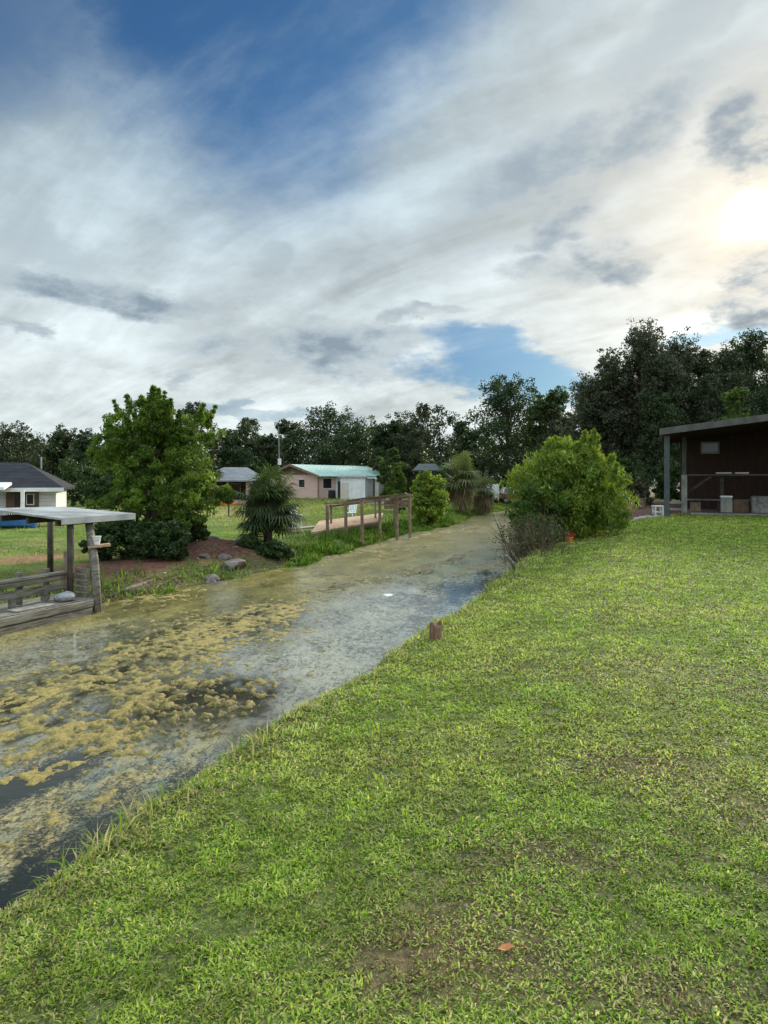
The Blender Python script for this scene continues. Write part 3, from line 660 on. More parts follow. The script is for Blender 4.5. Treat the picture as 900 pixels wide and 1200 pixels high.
def tree(name, label, cat, base, H, cw, h0, palette, style='oak', seed=1, nl=14, nsub=22, per=26, L=0.3, Wd=0.18, trunk_r=0.2, bark='bark', leaf='darkleaf',
         group='trees standing behind the yards', trunks=1, shoots=0, up=0.0, limb=True, part='crown'):
    rng = np.random.default_rng(seed); base = np.array(base, dtype=float); rt = thing(name, label, cat, base, group)
    if style == 'whorl': cen, rad, lob = crown_whorls(rng, h0, H, cw, nl, prof_col, 0.55)
    elif style == 'pine': cen, rad, lob = crown_whorls(rng, h0, H, cw, nl, prof_cone, 0.15, 0.06)
    elif style == 'round': cen, rad, lob = crown_lobes(rng, h0, H, cw, nl, nsub, prof_round, 0.72)
    elif style == 'egg': cen, rad, lob = crown_lobes(rng, h0, H, cw, nl, nsub, prof_egg)
    else: cen, rad, lob = crown_lobes(rng, h0, H, cw, nl, nsub, prof_oak)
    if shoots:
        tops_ = np.argsort(-(cen[:, 2]+rng.normal(0, 0.12*H, len(cen))))[:shoots*3]; ex_, er_ = [], []
        for i in rng.choice(tops_, shoots, replace=False):
            c0_ = cen[i]; out = np.array([c0_[0], c0_[1], 0])*0.12/max(cw/2, 0.1)*H*0.6; ln = H*rng.uniform(0.02, 0.085)
            for k in range(4): ex_.append(c0_+out*k*0.25+np.array([0, 0, ln*(0.35+0.4*k)])); er_.append(rad[i]*(0.8-0.17*k))
        cen = np.concatenate([cen, ex_]); rad = np.concatenate([rad, er_])
    V, F, c_ = leaves(rng, cen, rad, per, L, Wd, palette, up=up)
    link(part, npmesh(part, V, F, c_), M[leaf], rt)
    m_ = MB()
    for k in range(trunks):
        off = np.array([rng.normal(0, trunk_r*1.6), rng.normal(0, trunk_r*1.6), 0]) if trunks > 1 else np.zeros(3)
        top = np.array([rng.normal(0, 0.04*H)+off[0]*2, rng.normal(0, 0.04*H)+off[1]*2, H*(0.9 if style in ('whorl', 'pine') else 0.72)])
        pts = [base+off*(1-t)+top*t+np.array([rng.normal(0, 0.012*H), rng.normal(0, 0.012*H), 0])*(0 < t < 1) - np.array([0, 0, 0.25])*(t == 0) for t in np.linspace(0, 1, 6)]
        m_.tube(pts, [trunk_r*q for q in (1.35, 1.0, 0.8, 0.55, 0.3, 0.08)], 9)
    if limb:
        for l in lob:
            zt = min(max(l[2]*rng.uniform(0.45, 0.8), h0*0.5), H*0.7); s0 = base+np.array([0, 0, zt])+(top*np.array([1, 1, 0]))*(zt/H)
            e_ = base+l; mid = (s0+e_)/2+np.array([0, 0, 0.06*H])*(1 if style != 'pine' else 0)
            m_.tube([s0, mid, e_], [trunk_r*0.42, trunk_r*0.28, trunk_r*0.07], 6, cap=False)
    m_.build('trunk' if part == 'crown' else 'stem', M[bark], rt, smooth=True)
    return rt
DK = [(0.030, 0.052, 0.017), (0.042, 0.068, 0.020), (0.024, 0.042, 0.016), (0.052, 0.072, 0.026)]
DKB = [(0.048, 0.062, 0.026), (0.036, 0.052, 0.020), (0.066, 0.072, 0.034), (0.028, 0.040, 0.018)]
MID = [(0.060, 0.095, 0.022), (0.045, 0.080, 0.018), (0.080, 0.110, 0.030)]
CYP = [(0.060, 0.072, 0.034), (0.045, 0.060, 0.026), (0.085, 0.088, 0.055), (0.036, 0.050, 0.022), (0.105, 0.100, 0.075)]
LITE = [(0.10, 0.155, 0.025), (0.075, 0.130, 0.020), (0.14, 0.180, 0.035), (0.06, 0.10, 0.018)]
def bt(px, ytop, hw, D, style, label, pal=DK, name='oak_tree', h0=0.12, gz=None, **kw):
    gz = (LAND if px < 620 else 0.3) if gz is None else gz
    b = at(px, 560, D); b[2] = gz-0.05; top = EYE+(560-ytop)/800*D-gz; cw = 2*hw*1.22*D/800
    s = max(0.17, D*0.0034)
    kw.setdefault('L', s); kw.setdefault('Wd', s*0.62); kw.setdefault('trunk_r', 0.022*top); kw['per'] = int(kw.get('per', 26)*1.5)
    return tree(name, label, 'tree', b, top, cw, top*h0, pal, style, seed=int(abs(px*7+D)+5), **kw)
bt(8, 496, 46, 74, 'oak', 'broad dark oak tree rising behind the charcoal roofed house at the left edge', DKB)
bt(62, 509, 24, 82, 'whorl', 'thin ragged dark tree just right of the charcoal roof end', nl=26, per=24)
bt(103, 508, 30, 74, 'egg', 'dark tree half hidden behind the left edge of the bright green shore tree', nl=12)
bt(-52, 500, 40, 78, 'oak', 'dark tree cut by the left border behind the charcoal roofed house')
bt(160, 500, 44, 86, 'oak', 'dark tree directly behind the crown of the bright green shore tree')
bt(228, 470, 34, 60, 'egg', 'tall dark tree touching the right side of the bright green shore tree', DKB, nl=14)
bt(287, 489, 36, 98, 'oak', 'dark round tree above the grey hip roofed house', nl=12)
bt(338, 492, 26, 108, 'egg', 'dark tree behind the television aerial mast')
bt(383, 476, 50, 104, 'oak', 'wide dark oak above the green metal roof with spiky top', DK, nl=18)
bt(436, 502, 28, 112, 'oak', 'low dark tree right of the green roof filling the dip in the treeline')
bt(462, 497, 24, 92, 'whorl', 'small ragged dark tree behind the young light green tree', nl=28, per=24)
bt(503, 475, 40, 88, 'oak', 'mid sized dark round tree left of the tallest black oak in the middle', DKB, nl=15)
bt(541, 492, 24, 100, 'oak', 'low dark tree in the gap left of the tallest black oak')
bt(592, 441, 47, 68, 'oak', 'tallest black green oak in the middle of the treeline', DK, nl=20, nsub=26)
bt(645, 456, 20, 64, 'whorl', 'slim wispy tree at the right flank of the tallest black oak', MID, name='cypress_tree', nl=34, per=18)
bt(622, 500, 30, 74, 'oak', 'dark low tree beneath the wispy slim tree', DK)
bt(697, 440, 30, 52, 'whorl', 'sparse see through cypress left of the highest tree', CYP, name='cypress_tree', nl=46, per=15, h0=0.2)
bt(722, 412, 26, 51, 'whorl', 'ragged dark cypress between the sparse cypress and the highest tree', CYP, name='cypress_tree', nl=60, per=15, h0=0.1)
bt(755, 381, 30, 50, 'whorl', 'highest tree of all, narrow ragged cypress left of the pavilion roof', CYP, name='cypress_tree', nl=80, per=15, h0=0.1)
bt(788, 396, 28, 53, 'whorl', 'ragged dark cypress just right of the highest tree', CYP, name='cypress_tree', nl=64, per=15, h0=0.1)
bt(748, 440, 42, 56, 'oak', 'dense dark tree filling the lower half behind the highest cypress', DKB, nl=14)
bt(820, 408, 40, 54, 'oak', 'tall grey green tree over the left end of the pavilion roof', DKB, nl=26, nsub=28)
bt(848, 412, 36, 56, 'oak', 'dark tree filling the skyline between the two tall trees over the pavilion roof', DKB, nl=24, nsub=28)
bt(876, 390, 50, 58, 'oak', 'tall dark tree above the right part of the pavilion roof', DK, nl=28, nsub=30)
bt(862, 452, 30, 44, 'oak', 'lighter green tree peeping over the pavilion roof', LITE, nl=11)
bt(935, 398, 52, 60, 'oak', 'dark tree cut by the right border above the pavilion', DK, nl=26, nsub=28)
bt(672, 510, 34, 58, 'oak', 'low dark tree behind the top of the yellow green bank bush', DK)
bt(1010, 410, 55, 58, 'oak', 'dark tree outside the right border beyond the pavilion')
bt(30, 512, 30, 88, 'oak', 'low dark tree between the left border oak and the ragged tree', DKB)
bt(128, 520, 30, 66, 'oak', 'low dark tree left of the shore tree crown at house level', DK)
bt(262, 505, 30, 90, 'oak', 'dark tree behind the grey hip roof and right of the shore tree', DK)
bt(312, 510, 30, 94, 'oak', 'low dark tree behind the mast and left of the brown gable', DKB)
bt(415, 498, 34, 98, 'oak', 'dark tree behind the right end of the green roof', DK)
bt(480, 505, 30, 82, 'oak', 'low dark tree above the young upright light tree', DKB)
bt(560, 500, 26, 80, 'oak', 'dark low tree tucked at the left foot of the tallest black oak', DK)
bt(660, 486, 30, 60, 'oak', 'dark tree between the slim wispy tree and the sparse cypress', DKB)
bt(715, 470, 34, 54, 'oak', 'dark tree behind the foot of the sparse cypress', DK)
bt(775, 455, 40, 48, 'oak', 'dark tree standing close behind the pavilion left corner', DK)
bt(830, 440, 40, 50, 'oak', 'dark tree behind the middle of the pavilion roof', DKB)
bt(905, 440, 40, 50, 'oak', 'dark tree behind the right part of the pavilion roof', DK)
# the far wood behind all of them
rng = np.random.default_rng(3); n = 700
wxx = rng.uniform(-150, 170, n); wyy = 122+rng.uniform(0, 22, n)+np.abs(wxx)*0.05
cen = np.stack([wxx, wyy, LAND+rng.uniform(0, 1, n)**0.8*9.0], 1)
V, F, c_ = leaves(rng, cen, np.full(n, 2.6), 26, 0.95, 0.6, DK); tag(link('far_woods', npmesh('far_woods', V, F, c_), M['darkleaf']), 'far dark wood closing the view behind the yards', 'woods', kind='stuff')

# the shore tree, bushes and palms
YG = [(0.110, 0.180, 0.020), (0.080, 0.140, 0.017), (0.155, 0.220, 0.030), (0.050, 0.095, 0.014), (0.120, 0.165, 0.025)]
b = gd(187, 646, -0.55); b[2] = hz(b[0], b[1])-0.05
tree('cypress_tree', 'bright green bushy tree with thin top shoots on the far shore beside the boat dock', 'tree', b, 4.6, 3.55, 0.8, YG, 'round', 17, nl=34, nsub=24, per=70, L=0.15, Wd=0.045, up=0.6, shoots=44,
     trunk_r=0.10, bark='palebark', leaf='leaf', group=None, trunks=3)
def shrub(label, px, ybase, ytop, hw, pal, seed, gz=None, D=None, name='shrub', nl=10, nsub=16, per=40, L=0.13, Wd=0.06, leaf='leaf', group=None, up=0.0, h0=0.12, shoots=0):
    if D is None: D = (EYE-gz)*800/(ybase-560)
    b = at(px, 560, D); b[2] = hz(b[0], b[1])-0.04; H = EYE+(560-ytop)/800*D-b[2]
    return tree(name, label, 'shrub', b, H, 2*hw*D/800, H*h0, pal, 'oak', seed, nl=nl, nsub=nsub, per=per, L=L, Wd=Wd, trunk_r=0.035, leaf=leaf, group=group, trunks=3, up=up, part='foliage', shoots=shoots)
BUSH = [(0.195, 0.255, 0.034), (0.150, 0.215, 0.028), (0.245, 0.290, 0.050), (0.105, 0.165, 0.022)]
shrub('large yellow green feathery bush on the near bank at the end of the lawn', 668, 640, 519, 68, BUSH, 21, D=19.2, nl=36, nsub=26, per=60, L=0.19, Wd=0.032, up=1.2, h0=0.06, shoots=60)
shrub('green lower skirt of the bank bush hanging over the water', 636, 650, 562, 42, [(0.06, 0.105, 0.02), (0.08, 0.13, 0.022)], 22, D=18.2, nl=14, per=40, L=0.15, Wd=0.04)
shrub('rounded light green shrub beyond the frame dock', 500, 612, 555, 29, BUSH, 23, D=37.5, nl=16, per=40, L=0.20, Wd=0.08)
shrub('young upright light green tree between the white shed and the rounded shrub', 465, 600, 541, 17, LITE, 24, D=46, nl=9, per=34, L=0.24, Wd=0.1)
shrub('dark olive rounded shrub behind the young upright tree', 459, 592, 526, 19, MID, 25, D=60, nl=12, per=34, L=0.3, Wd=0.14, leaf='darkleaf')
US = [(0.035, 0.065, 0.016), (0.028, 0.050, 0.014), (0.055, 0.090, 0.022)]
for i, (px, yb, yt, hw, D, lab) in enumerate([
        (150, 686, 600, 36, 19.6, 'dark undergrowth shrub at the left foot of the shore tree'), (196, 688, 615, 38, 19.2, 'dark undergrowth shrub below the trunk of the shore tree'),
        (226, 655, 606, 20, 21.5, 'small dark shrub right of the shore tree trunk above the rubble'), (122, 668, 612, 22, 19.6, 'low dark shrub behind the boat dock corner post'),
        (85, 606, 540, 34, 58, 'dark shrub mass right of the charcoal roofed house'), (122, 604, 548, 30, 54, 'dark shrub mass behind the boat dock roof end'),
        (300, 590, 536, 24, 84, 'dark shrub between the grey roof and the aerial mast'), (258, 586, 540, 26, 88, 'dark shrub behind the grey hip roof'),
        (430, 583, 540, 22, 96, 'dark shrub behind the right end of the green roof'), (700, 610, 545, 26, 29, 'dark shrub directly right of the yellow green bank bush'),
        (742, 605, 560, 26, 31, 'low tangled shrub left of the pavilion corner post'), (786, 606, 535, 22, 38, 'dark shrub seen between the two left pavilion posts'),
        (730, 600, 528, 30, 36, 'tall dark shrub in the gap between bank bush and pavilion'), (600, 592, 545, 26, 68, 'dark shrub behind the parked trailers at the canal end'),
        (640, 594, 538, 30, 62, 'dark shrub behind the left side of the bank bush'), (525, 590, 540, 22, 66, 'dark shrub between the palm and the rounded light shrub'),
        (322, 662, 636, 22, 21.5, 'low green shrub around the foot of the bushy fan palm'), (292, 656, 630, 16, 21.8, 'small green shrub between the rubble and the fan palm')]):
    shrub(lab, px, yb, yt, hw, US if i not in (10,) else [(0.07, 0.075, 0.03), (0.05, 0.06, 0.03), (0.11, 0.09, 0.05)], 40+i, D=D, nl=12 if D < 24 else 10, per=70 if D < 24 else 30, L=max(0.10, D*0.005), Wd=max(0.04, D*0.0022), leaf='darkleaf', group='dark shrubs between the yards')
# bare brown brush over the water
b = at(612, 560, 17.2); b[2] = -0.6
rt = thing('dead_brush', 'bare brown twiggy brush hanging over the water below the bank bush', 'brush', b)
rng = np.random.default_rng(61); m_ = MB()
for i in range(190):
    s0 = b+np.array([rng.normal(0.32, 0.22), rng.normal(0, 0.7), rng.uniform(-0.1, 0.3)]); a_ = rng.uniform(0, 2*PI); d = np.array([math.cos(a_)*0.45-0.15, math.sin(a_)*0.6, rng.uniform(0.5, 1.3)]); ln = rng.uniform(0.5, 1.15)
    p1 = s0+d*ln*0.5; p2 = p1+(d+rng.normal(0, 0.35, 3))*ln*0.5
    m_.tube([s0, p1, p2], [0.012, 0.008, 0.004], 4, cap=False)
    for q in range(2): m_.tube([p1, p1+(d+rng.normal(0, 0.6, 3))*ln*0.35], [0.006, 0.003], 3, cap=False)
tag(m_.build('brushwood', surf('brown_twig', (0.15, 0.10, 0.062), (0.075, 0.05, 0.032), 8, 0.9, bump=0), rt), kind='stuff')
cen = b+np.stack([rng.normal(0.25, 0.28, 150), rng.normal(0, 0.7, 150), rng.uniform(0.1, 1.3, 150)], 1)
V, F, c_ = leaves(rng, cen-b, np.full(150, 0.22), 40, 0.07, 0.03, [(0.085, 0.085, 0.03), (0.11, 0.085, 0.045), (0.055, 0.085, 0.022)]); link('withered_leaves', npmesh('withered_leaves', V, F, c_), M['darkleaf'], rt)
# palms
def palm(label, base, trunk_h, nfr, pet, blade, nleaf, pal, seed, dead=0, wl=0.05, low=False):
    rng = np.random.default_rng(seed); base = np.array(base, dtype=float); rt = thing('palm_tree', label, 'palm', base, None)
    V, Cc, m_ = [], [], MB()
    m_.tube([base-np.array([0, 0, 0.2]), base+np.array([0, 0, trunk_h])], [0.16, 0.13], 10)
    for i in range(nfr+dead):
        a_ = rng.uniform(0, 2*PI); el = rng.uniform(-0.45 if low else -0.25, 1.4) if i < nfr else rng.uniform(-1.4, -0.7)
        d = np.array([math.cos(a_)*math.cos(el), math.sin(a_)*math.cos(el), math.sin(el)]); o = np.array([0, 0, trunk_h*(rng.uniform(0.12, 1.0) if low else rng.uniform(0.55, 1.0))]); pl = pet*rng.uniform(0.6, 1.1); hub = o+d*pl-np.array([0, 0, 0.12*pl])
        m_.tube([base+o, base+o+d*pl*0.5, base+hub], [0.02, 0.016, 0.012], 4, cap=False)
        sx = np.cross(d, [0, 0, 1.0]); sx /= np.linalg.norm(sx)+1e-9; nrm = np.cross(sx, d)
        c_ = np.array(pal[rng.integers(0, len(pal))])*rng.uniform(0.7, 1.35) if i < nfr else np.array((0.20, 0.15, 0.08))*rng.uniform(0.7, 1.2)
        for k in range(nleaf):
            t = (k/(nleaf-1)-0.5)*2*2.1; ld = d*math.cos(t)+sx*math.sin(t); ln = blade*(0.72+0.28*math.cos(t*0.6))*rng.uniform(0.85, 1.1)
            mid = hub+ld*ln*0.55+nrm*0.03; tip = hub+ld*ln-np.array([0, 0, ln*rng.uniform(0.15, 0.5)]); sd_ = np.cross(ld, nrm)*wl*0.5
            V += [hub, mid+sd_, tip, mid-sd_]; Cc += [c_*rng.uniform(0.85, 1.15)]*4
    V = np.array(V); F = np.arange(len(V)).reshape(-1, 4)
    link('fronds', npmesh('fronds', V, F, np.array(Cc)), M['leaf'], rt); m_.build('trunk', M['bark'], rt, smooth=True)
    return rt
b = gd(314, 642, -0.62); b[2] = hz(b[0], b[1])
PG = [(0.055, 0.080, 0.030), (0.040, 0.062, 0.024), (0.085, 0.105, 0.048)]
palm('bushy dark green fan palm on the far shore right of the rubble', b, 1.72, 130, 0.78, 0.70, 20, PG, 71, 0, low=True)
b = gd(540, 600, LAND); palm('tall shaggy palm with grey green crown behind the rounded light shrub', (b[0], b[1], LAND), 3.0, 46, 0.9, 1.0, 16, [(0.13, 0.155, 0.06), (0.10, 0.12, 0.05), (0.17, 0.18, 0.08)], 72, 34, 0.09)
b = gd(566, 598, LAND); palm('shorter palm with drooping dead fronds beside the tall shaggy palm', (b[0], b[1], LAND), 1.9, 22, 0.8, 0.9, 14, [(0.16, 0.17, 0.08), (0.12, 0.13, 0.06)], 73, 26, 0.09)

# ------------------------------------------------------------------ stones
def stone_bm(rng, r, flat=0.6):
    import bmesh
    bm = bmesh.new(); bmesh.ops.create_icosphere(bm, subdivisions=2, radius=r); k = rng.normal(0, 1, (7, 3)); k /= np.linalg.norm(k, axis=1)[:, None]; cut = rng.uniform(0.55, 0.85, 7)*r
    for v in bm.verts:
        for q in range(7):
            dd = v.co.x*k[q, 0]+v.co.y*k[q, 1]+v.co.z*k[q, 2]-cut[q]
            if dd > 0: v.co -= Vector(k[q])*dd
        v.co.z *= flat
    me = bpy.data.meshes.new('stone'); bm.to_mesh(me); bm.free(); return me
rng = np.random.default_rng(5); pal_st = [stone_bm(rng, 0.13, 0.62) for _ in range(6)]; rub = [stone_bm(rng, 0.17, 0.65) for _ in range(6)]
for me in pal_st: me.materials.append(M['palerock'])
for me in rub: me.materials.append(M['rock'])
def put_stone(me, p, s, label, group, cat='stone', name='stone'):
    o = bpy.data.objects.new(name, me); C.objects.link(o); z = hz(p[0], p[1]); o.location = (float(p[0]), float(p[1]), z+0.02*s); o.rotation_euler = (0, 0, rng.uniform(0, 6.28)); o.scale = [float(s*q) for q in rng.uniform(0.75, 1.25, 3)]
    return tag(o, label, cat, group)
for i, t in enumerate(np.linspace(0, 1, 48)):
    u = 15.5+9.6*t; v = 0.16+(u-15.6)*0.27+rng.normal(0, 0.05); x, y = uv2xy(u, v)
    put_stone(pal_st[i % 6], (x, y), rng.uniform(0.55, 1.15), 'small pale stone in the curved edging between lawn and mulch', 'pale stones edging the mulch bed', name='edging_stone')
for i in range(26):
    p = gd(rng.uniform(222, 284), rng.uniform(628, 668), -0.45); put_stone(rub[i % 6], p, rng.uniform(0.5, 1.3), 'grey brown rubble stone on the red eroded shore left of the fan palm', 'rubble stones on the eroded shore', name='rubble_stone')
p = gd(274, 664, -0.8); o = put_stone(rub[0], p, 1.9, 'largest grey boulder at the waterline below the rubble', None, 'boulder', 'boulder')
p = gd(236, 620, -0.35); o = put_stone(rub[1], p, 1.9, 'flat slab stone on top of the rubble bank', None, 'slab', 'slab_stone')

# ------------------------------------------------------------------ near bank
p = gd(510, 742, -0.10); b = np.array([p[0], p[1], hz(p[0], p[1])])
m_ = MB(); rng = np.random.default_rng(8); prof = [(0.074, -0.25), (0.073, 0.0), (0.070, 0.10), (0.071, 0.165), (0.066, 0.18)]
m_.lathe(b, prof, 18)
for i, q in enumerate(m_.v):
    an = math.atan2(q[1]-b[1], q[0]-b[0]); w = 1+0.07*math.sin(3*an+1)+0.05*math.sin(7*an)
    zz = q[2]+(0.035*math.sin(an*2+0.6)+0.012*math.sin(an*5) if q[2]-b[2] > 0.15 else 0)
    m_.v[i] = (b[0]+(q[0]-b[0])*w+0.03*(q[2]-b[2]), b[1]+(q[1]-b[1])*w, zz)
tag(m_.build('wooden_post', M['stump'], loc=b, smooth=False), 'short weathered brown round post stump at the lawn edge above the water', 'post')
a_, c_ = gd(606, 672, -0.25), at(593, 651, 12.6)
tag(MB().tube([a_-np.array([0, 0, 0.3]), (a_+c_)/2+np.array([0.02, 0, 0.02]), c_], [0.045, 0.042, 0.03], 8).build('broken_stake', M['palerock'], loc=a_, smooth=True), 'pale bare broken stake leaning out over the water', 'stake')
p = gd(667, 629, 0.22); z = hz(p[0], p[1])
rt = thing('flower_pot', 'small orange plastic pot sitting on the mulch behind the edging stones', 'pot', (p[0], p[1], z))
MB().lathe((p[0], p[1], z), [(0.07, 0), (0.10, 0.12), (0.11, 0.12), (0.11, 0.15), (0.09, 0.15), (0.08, 0.06)], 16).build('bowl', M['orange'], rt, smooth=False)
V, F, c_ = leaves(np.random.default_rng(4), np.array([[0, 0, 0.19], [0.07, 0.02, 0.2], [-0.07, 0, 0.2]]), np.full(3, 0.08), 40, 0.05, 0.035, [(0.50, 0.06, 0.02), (0.35, 0.04, 0.02), (0.08, 0.12, 0.02)])
link('flowers', npmesh('flowers', V, F, c_), M['leaf'], rt)

# ------------------------------------------------------------------ pavilion
FX0, FY = 10.25, 25.0; GZ0 = 0.30; RX = 24.0
rt = thing('pavilion', 'dark open sided wooden pavilion with a sloping tin roof at the right border', 'pavilion', (FX0, FY, GZ0))
PR = math.radians(-22); sl = 0.118                                             # the roof rises to the right
zr = lambda x: 3.42+(x-FX0)*sl
def roofpt(x, y, dz): return (x, y, zr(x)+dz)
m_ = MB(); x0, x1, y0, y1 = FX0-0.15, RX, FY-0.35, FY+7.6
m_.hexa([roofpt(x0, y0, 0.06), roofpt(x1, y0, 0.06), roofpt(x1, y1, 0.06), roofpt(x0, y1, 0.06), roofpt(x0, y0, 0.12), roofpt(x1, y0, 0.12), roofpt(x1, y1, 0.12), roofpt(x0, y1, 0.12)])
rf = m_.build('roof', M['tinbright'], rt)
m_ = MB(); m_.hexa([roofpt(x0, y0-0.03, -0.10), roofpt(x1, y0-0.03, -0.10), roofpt(x1, y0-0.003, -0.10), roofpt(x0, y0-0.003, -0.10), roofpt(x0, y0-0.03, 0.135), roofpt(x1, y0-0.03, 0.135), roofpt(x1, y0-0.003, 0.135), roofpt(x0, y0-0.003, 0.135)])
m_.build('fascia', M['fascia'], rf)
m_ = MB()
for k in range(10):
    y = y0+0.25+k*0.8
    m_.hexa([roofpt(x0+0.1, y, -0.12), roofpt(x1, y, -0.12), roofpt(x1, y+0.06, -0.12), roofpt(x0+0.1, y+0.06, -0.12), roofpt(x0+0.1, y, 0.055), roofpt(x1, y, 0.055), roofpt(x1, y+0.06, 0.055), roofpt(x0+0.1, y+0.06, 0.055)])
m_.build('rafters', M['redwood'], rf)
def post(x, y, w, m__, z0=None, top=None):
    z0 = hz(x, y)-0.1 if z0 is None else z0; return MB().box((x, y, (z0+zr(x)-0.13 if top is None else z0+top)/2), (w, w, (zr(x)-0.13 if top is None else top)-z0)).build('post', m__, rt, bevel=0.01)
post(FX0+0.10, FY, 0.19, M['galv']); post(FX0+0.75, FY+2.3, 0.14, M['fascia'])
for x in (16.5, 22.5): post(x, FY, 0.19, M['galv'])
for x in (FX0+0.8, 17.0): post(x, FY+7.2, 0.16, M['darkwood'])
MB().box(((FX0+0.7+RX)/2, FY+4.6, 0.30), (RX-FX0-0.7, 5.2, 0.20)).build('floor_slab', M['rock'], rt)
BX = FX0+0.95; WY = FY+5.6
m_ = MB(); zt = lambda x: zr(x)-0.16
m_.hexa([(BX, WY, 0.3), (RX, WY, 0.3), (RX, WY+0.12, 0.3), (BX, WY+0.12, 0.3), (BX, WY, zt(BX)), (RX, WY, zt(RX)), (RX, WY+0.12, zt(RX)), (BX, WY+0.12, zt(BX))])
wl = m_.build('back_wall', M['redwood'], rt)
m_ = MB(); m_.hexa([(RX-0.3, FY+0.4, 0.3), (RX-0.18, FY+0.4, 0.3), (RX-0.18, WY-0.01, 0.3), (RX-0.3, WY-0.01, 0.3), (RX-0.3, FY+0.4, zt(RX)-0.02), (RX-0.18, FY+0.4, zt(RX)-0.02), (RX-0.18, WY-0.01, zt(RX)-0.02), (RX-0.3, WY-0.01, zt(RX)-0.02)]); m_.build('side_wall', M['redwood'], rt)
# framed opening on the back wall
def lx(px, ly):   # place along the pavilion of picture column px at local depth ly
    t = (px-450)/800; c_, s_ = math.cos(PR), math.sin(PR); return FX0+(t*(FY+ly*c_)-FX0+ly*s_)/(c_-t*s_)
def ldist(x, ly): return FY+(x-FX0)*math.sin(PR)+ly*math.cos(PR)
wx0, wx1 = lx(822, 5.6), lx(842, 5.6); WD = ldist(wx0, 5.6); wz0, wz1 = EYE+(560-531)/800*WD, EYE+(560-519)/800*WD
wn = MB().box(((wx0+wx1)/2, WY-0.02, (wz0+wz1)/2), (wx1-wx0, 0.035, wz1-wz0)).build('window', M['glass'], wl)
m_ = MB(); t = 0.07
for q in (wx0, wx1): m_.box((q, WY-0.035, (wz0+wz1)/2), (t, 0.07, wz1-wz0+t))
for q in (wz0, wz1): m_.box(((wx0+wx1)/2, WY-0.033, q), (wx1-wx0-t-0.004, 0.06, t))
m_.build('frame', M['sleeve'], wn)
# bar counter with brace
CY = FY+2.3
MB().box(((FX0+0.65+RX-0.4)/2, CY+0.30, 1.86), (RX-FX0-1.05, 0.5, 0.06)).build('counter', M['fascia'], rt, bevel=0.01)
m_ = MB(); m_.bar((FX0+0.85, CY+0.1, 1.15), (FX0+1.7, CY+0.1, 1.80), 0.09, 0.09); m_.build('brace', M['darkwood'], rt)
for x in (lx(846, 2.6), FX0+9.5): MB().box((x, CY+0.3, 1.11), (0.12, 0.12, 1.42)).build('counter_leg', M['darkwood'], rt)
MB().box((FX0+0.75, FY+2.17, 1.08), (0.20, 0.06, 1.56)).build('post_sleeve', M['sleeve'], rt)
for z in (0.52, 0.78):
    MB().box((FX0+0.42, FY+2.12, z), (0.62, 0.05, 0.09)).build('side_rail', M['sleeve'], rt)
MB().box(((FX0+0.95+RX)/2, FY+1.97, 0.33), (RX-FX0-1.0, 0.05, 0.14)).build('floor_edge', M['sleeve'], rt)
rt.rotation_euler = (0, 0, PR)
def pav(x, y, z=0.0):
    dx, dy = x-FX0, y-FY; return FX0+dx*math.cos(PR)-dy*math.sin(PR), FY+dx*math.sin(PR)+dy*math.cos(PR), z
# things standing in the pavilion
def px_x(px, D): return (px-450)/800*D
def spin(root): root.rotation_euler = (0, 0, PR)
for q0, q1, lab in ((839, 857, 'flat pale tray on the pavilion counter, left of the two'), (861, 877, 'flat pale tray on the pavilion counter, right of the two')):
    lxa, lxb = lx(q0, 2.6), lx(q1, 2.6); x, y, _ = pav((lxa+lxb)/2, FY+2.6); w = lxb-lxa; tr = thing('tray', lab, 'tray', (x, y, 1.892), 'pale trays on the counter')
    MB().box((x, y, 1.91), (w, 0.36, 0.03)).build('base', M['sleeve'], tr, bevel=0.008)
    m_ = MB()
    for s_ in (-1, 1): m_.box((x, y+s_*0.17, 1.945), (w, 0.02, 0.035)); m_.box((x+s_*(w/2-0.012), y, 1.945), (0.02, 0.318, 0.035))
    m_.build('rim', M['cream'], tr); spin(tr)
SZ = 0.402
x, y, _ = pav(lx(851, 2.35), FY+2.35); rt2 = thing('drink_cooler', 'pale grey box cooler standing on the pavilion floor below the counter', 'cooler', (x, y, SZ))
MB().box((x, y, SZ+0.30), (0.40, 0.36, 0.58)).build('body', M['sleeve'], rt2, bevel=0.02); MB().box((x, y, SZ+0.625), (0.43, 0.39, 0.065)).build('lid', M['whiteplastic'], rt2, bevel=0.02)
m_ = MB(); m_.tube([(x-0.22, y, SZ+0.46), (x-0.25, y, SZ+0.40), (x-0.25, y, SZ+0.36)], 0.012, 6); m_.build('handle', M['black'], rt2); spin(rt2)
for px, lab in ((826, 'dim wooden bench on the pavilion floor left of the cooler'), (882, 'dim wooden bench on the pavilion floor right of the cooler')):
    x, y, _ = pav(lx(px, 4.2), FY+4.2); bt_ = thing('bench', lab, 'bench', (x, y, SZ), 'benches on the pavilion floor')
    MB().box((x, y, SZ+0.44), (1.35, 0.32, 0.05)).build('seat', M['greywood'], bt_, bevel=0.01)
    for s_ in (-0.5, 0.5): MB().box((x+s_, y, SZ+0.21), (0.07, 0.28, 0.41)).build('leg', M['darkwood'], bt_)
    spin(bt_)
M['carton'] = surf('cardboard', (0.24, 0.16, 0.10), (0.15, 0.10, 0.06), 5, 0.85, bump=0.1)
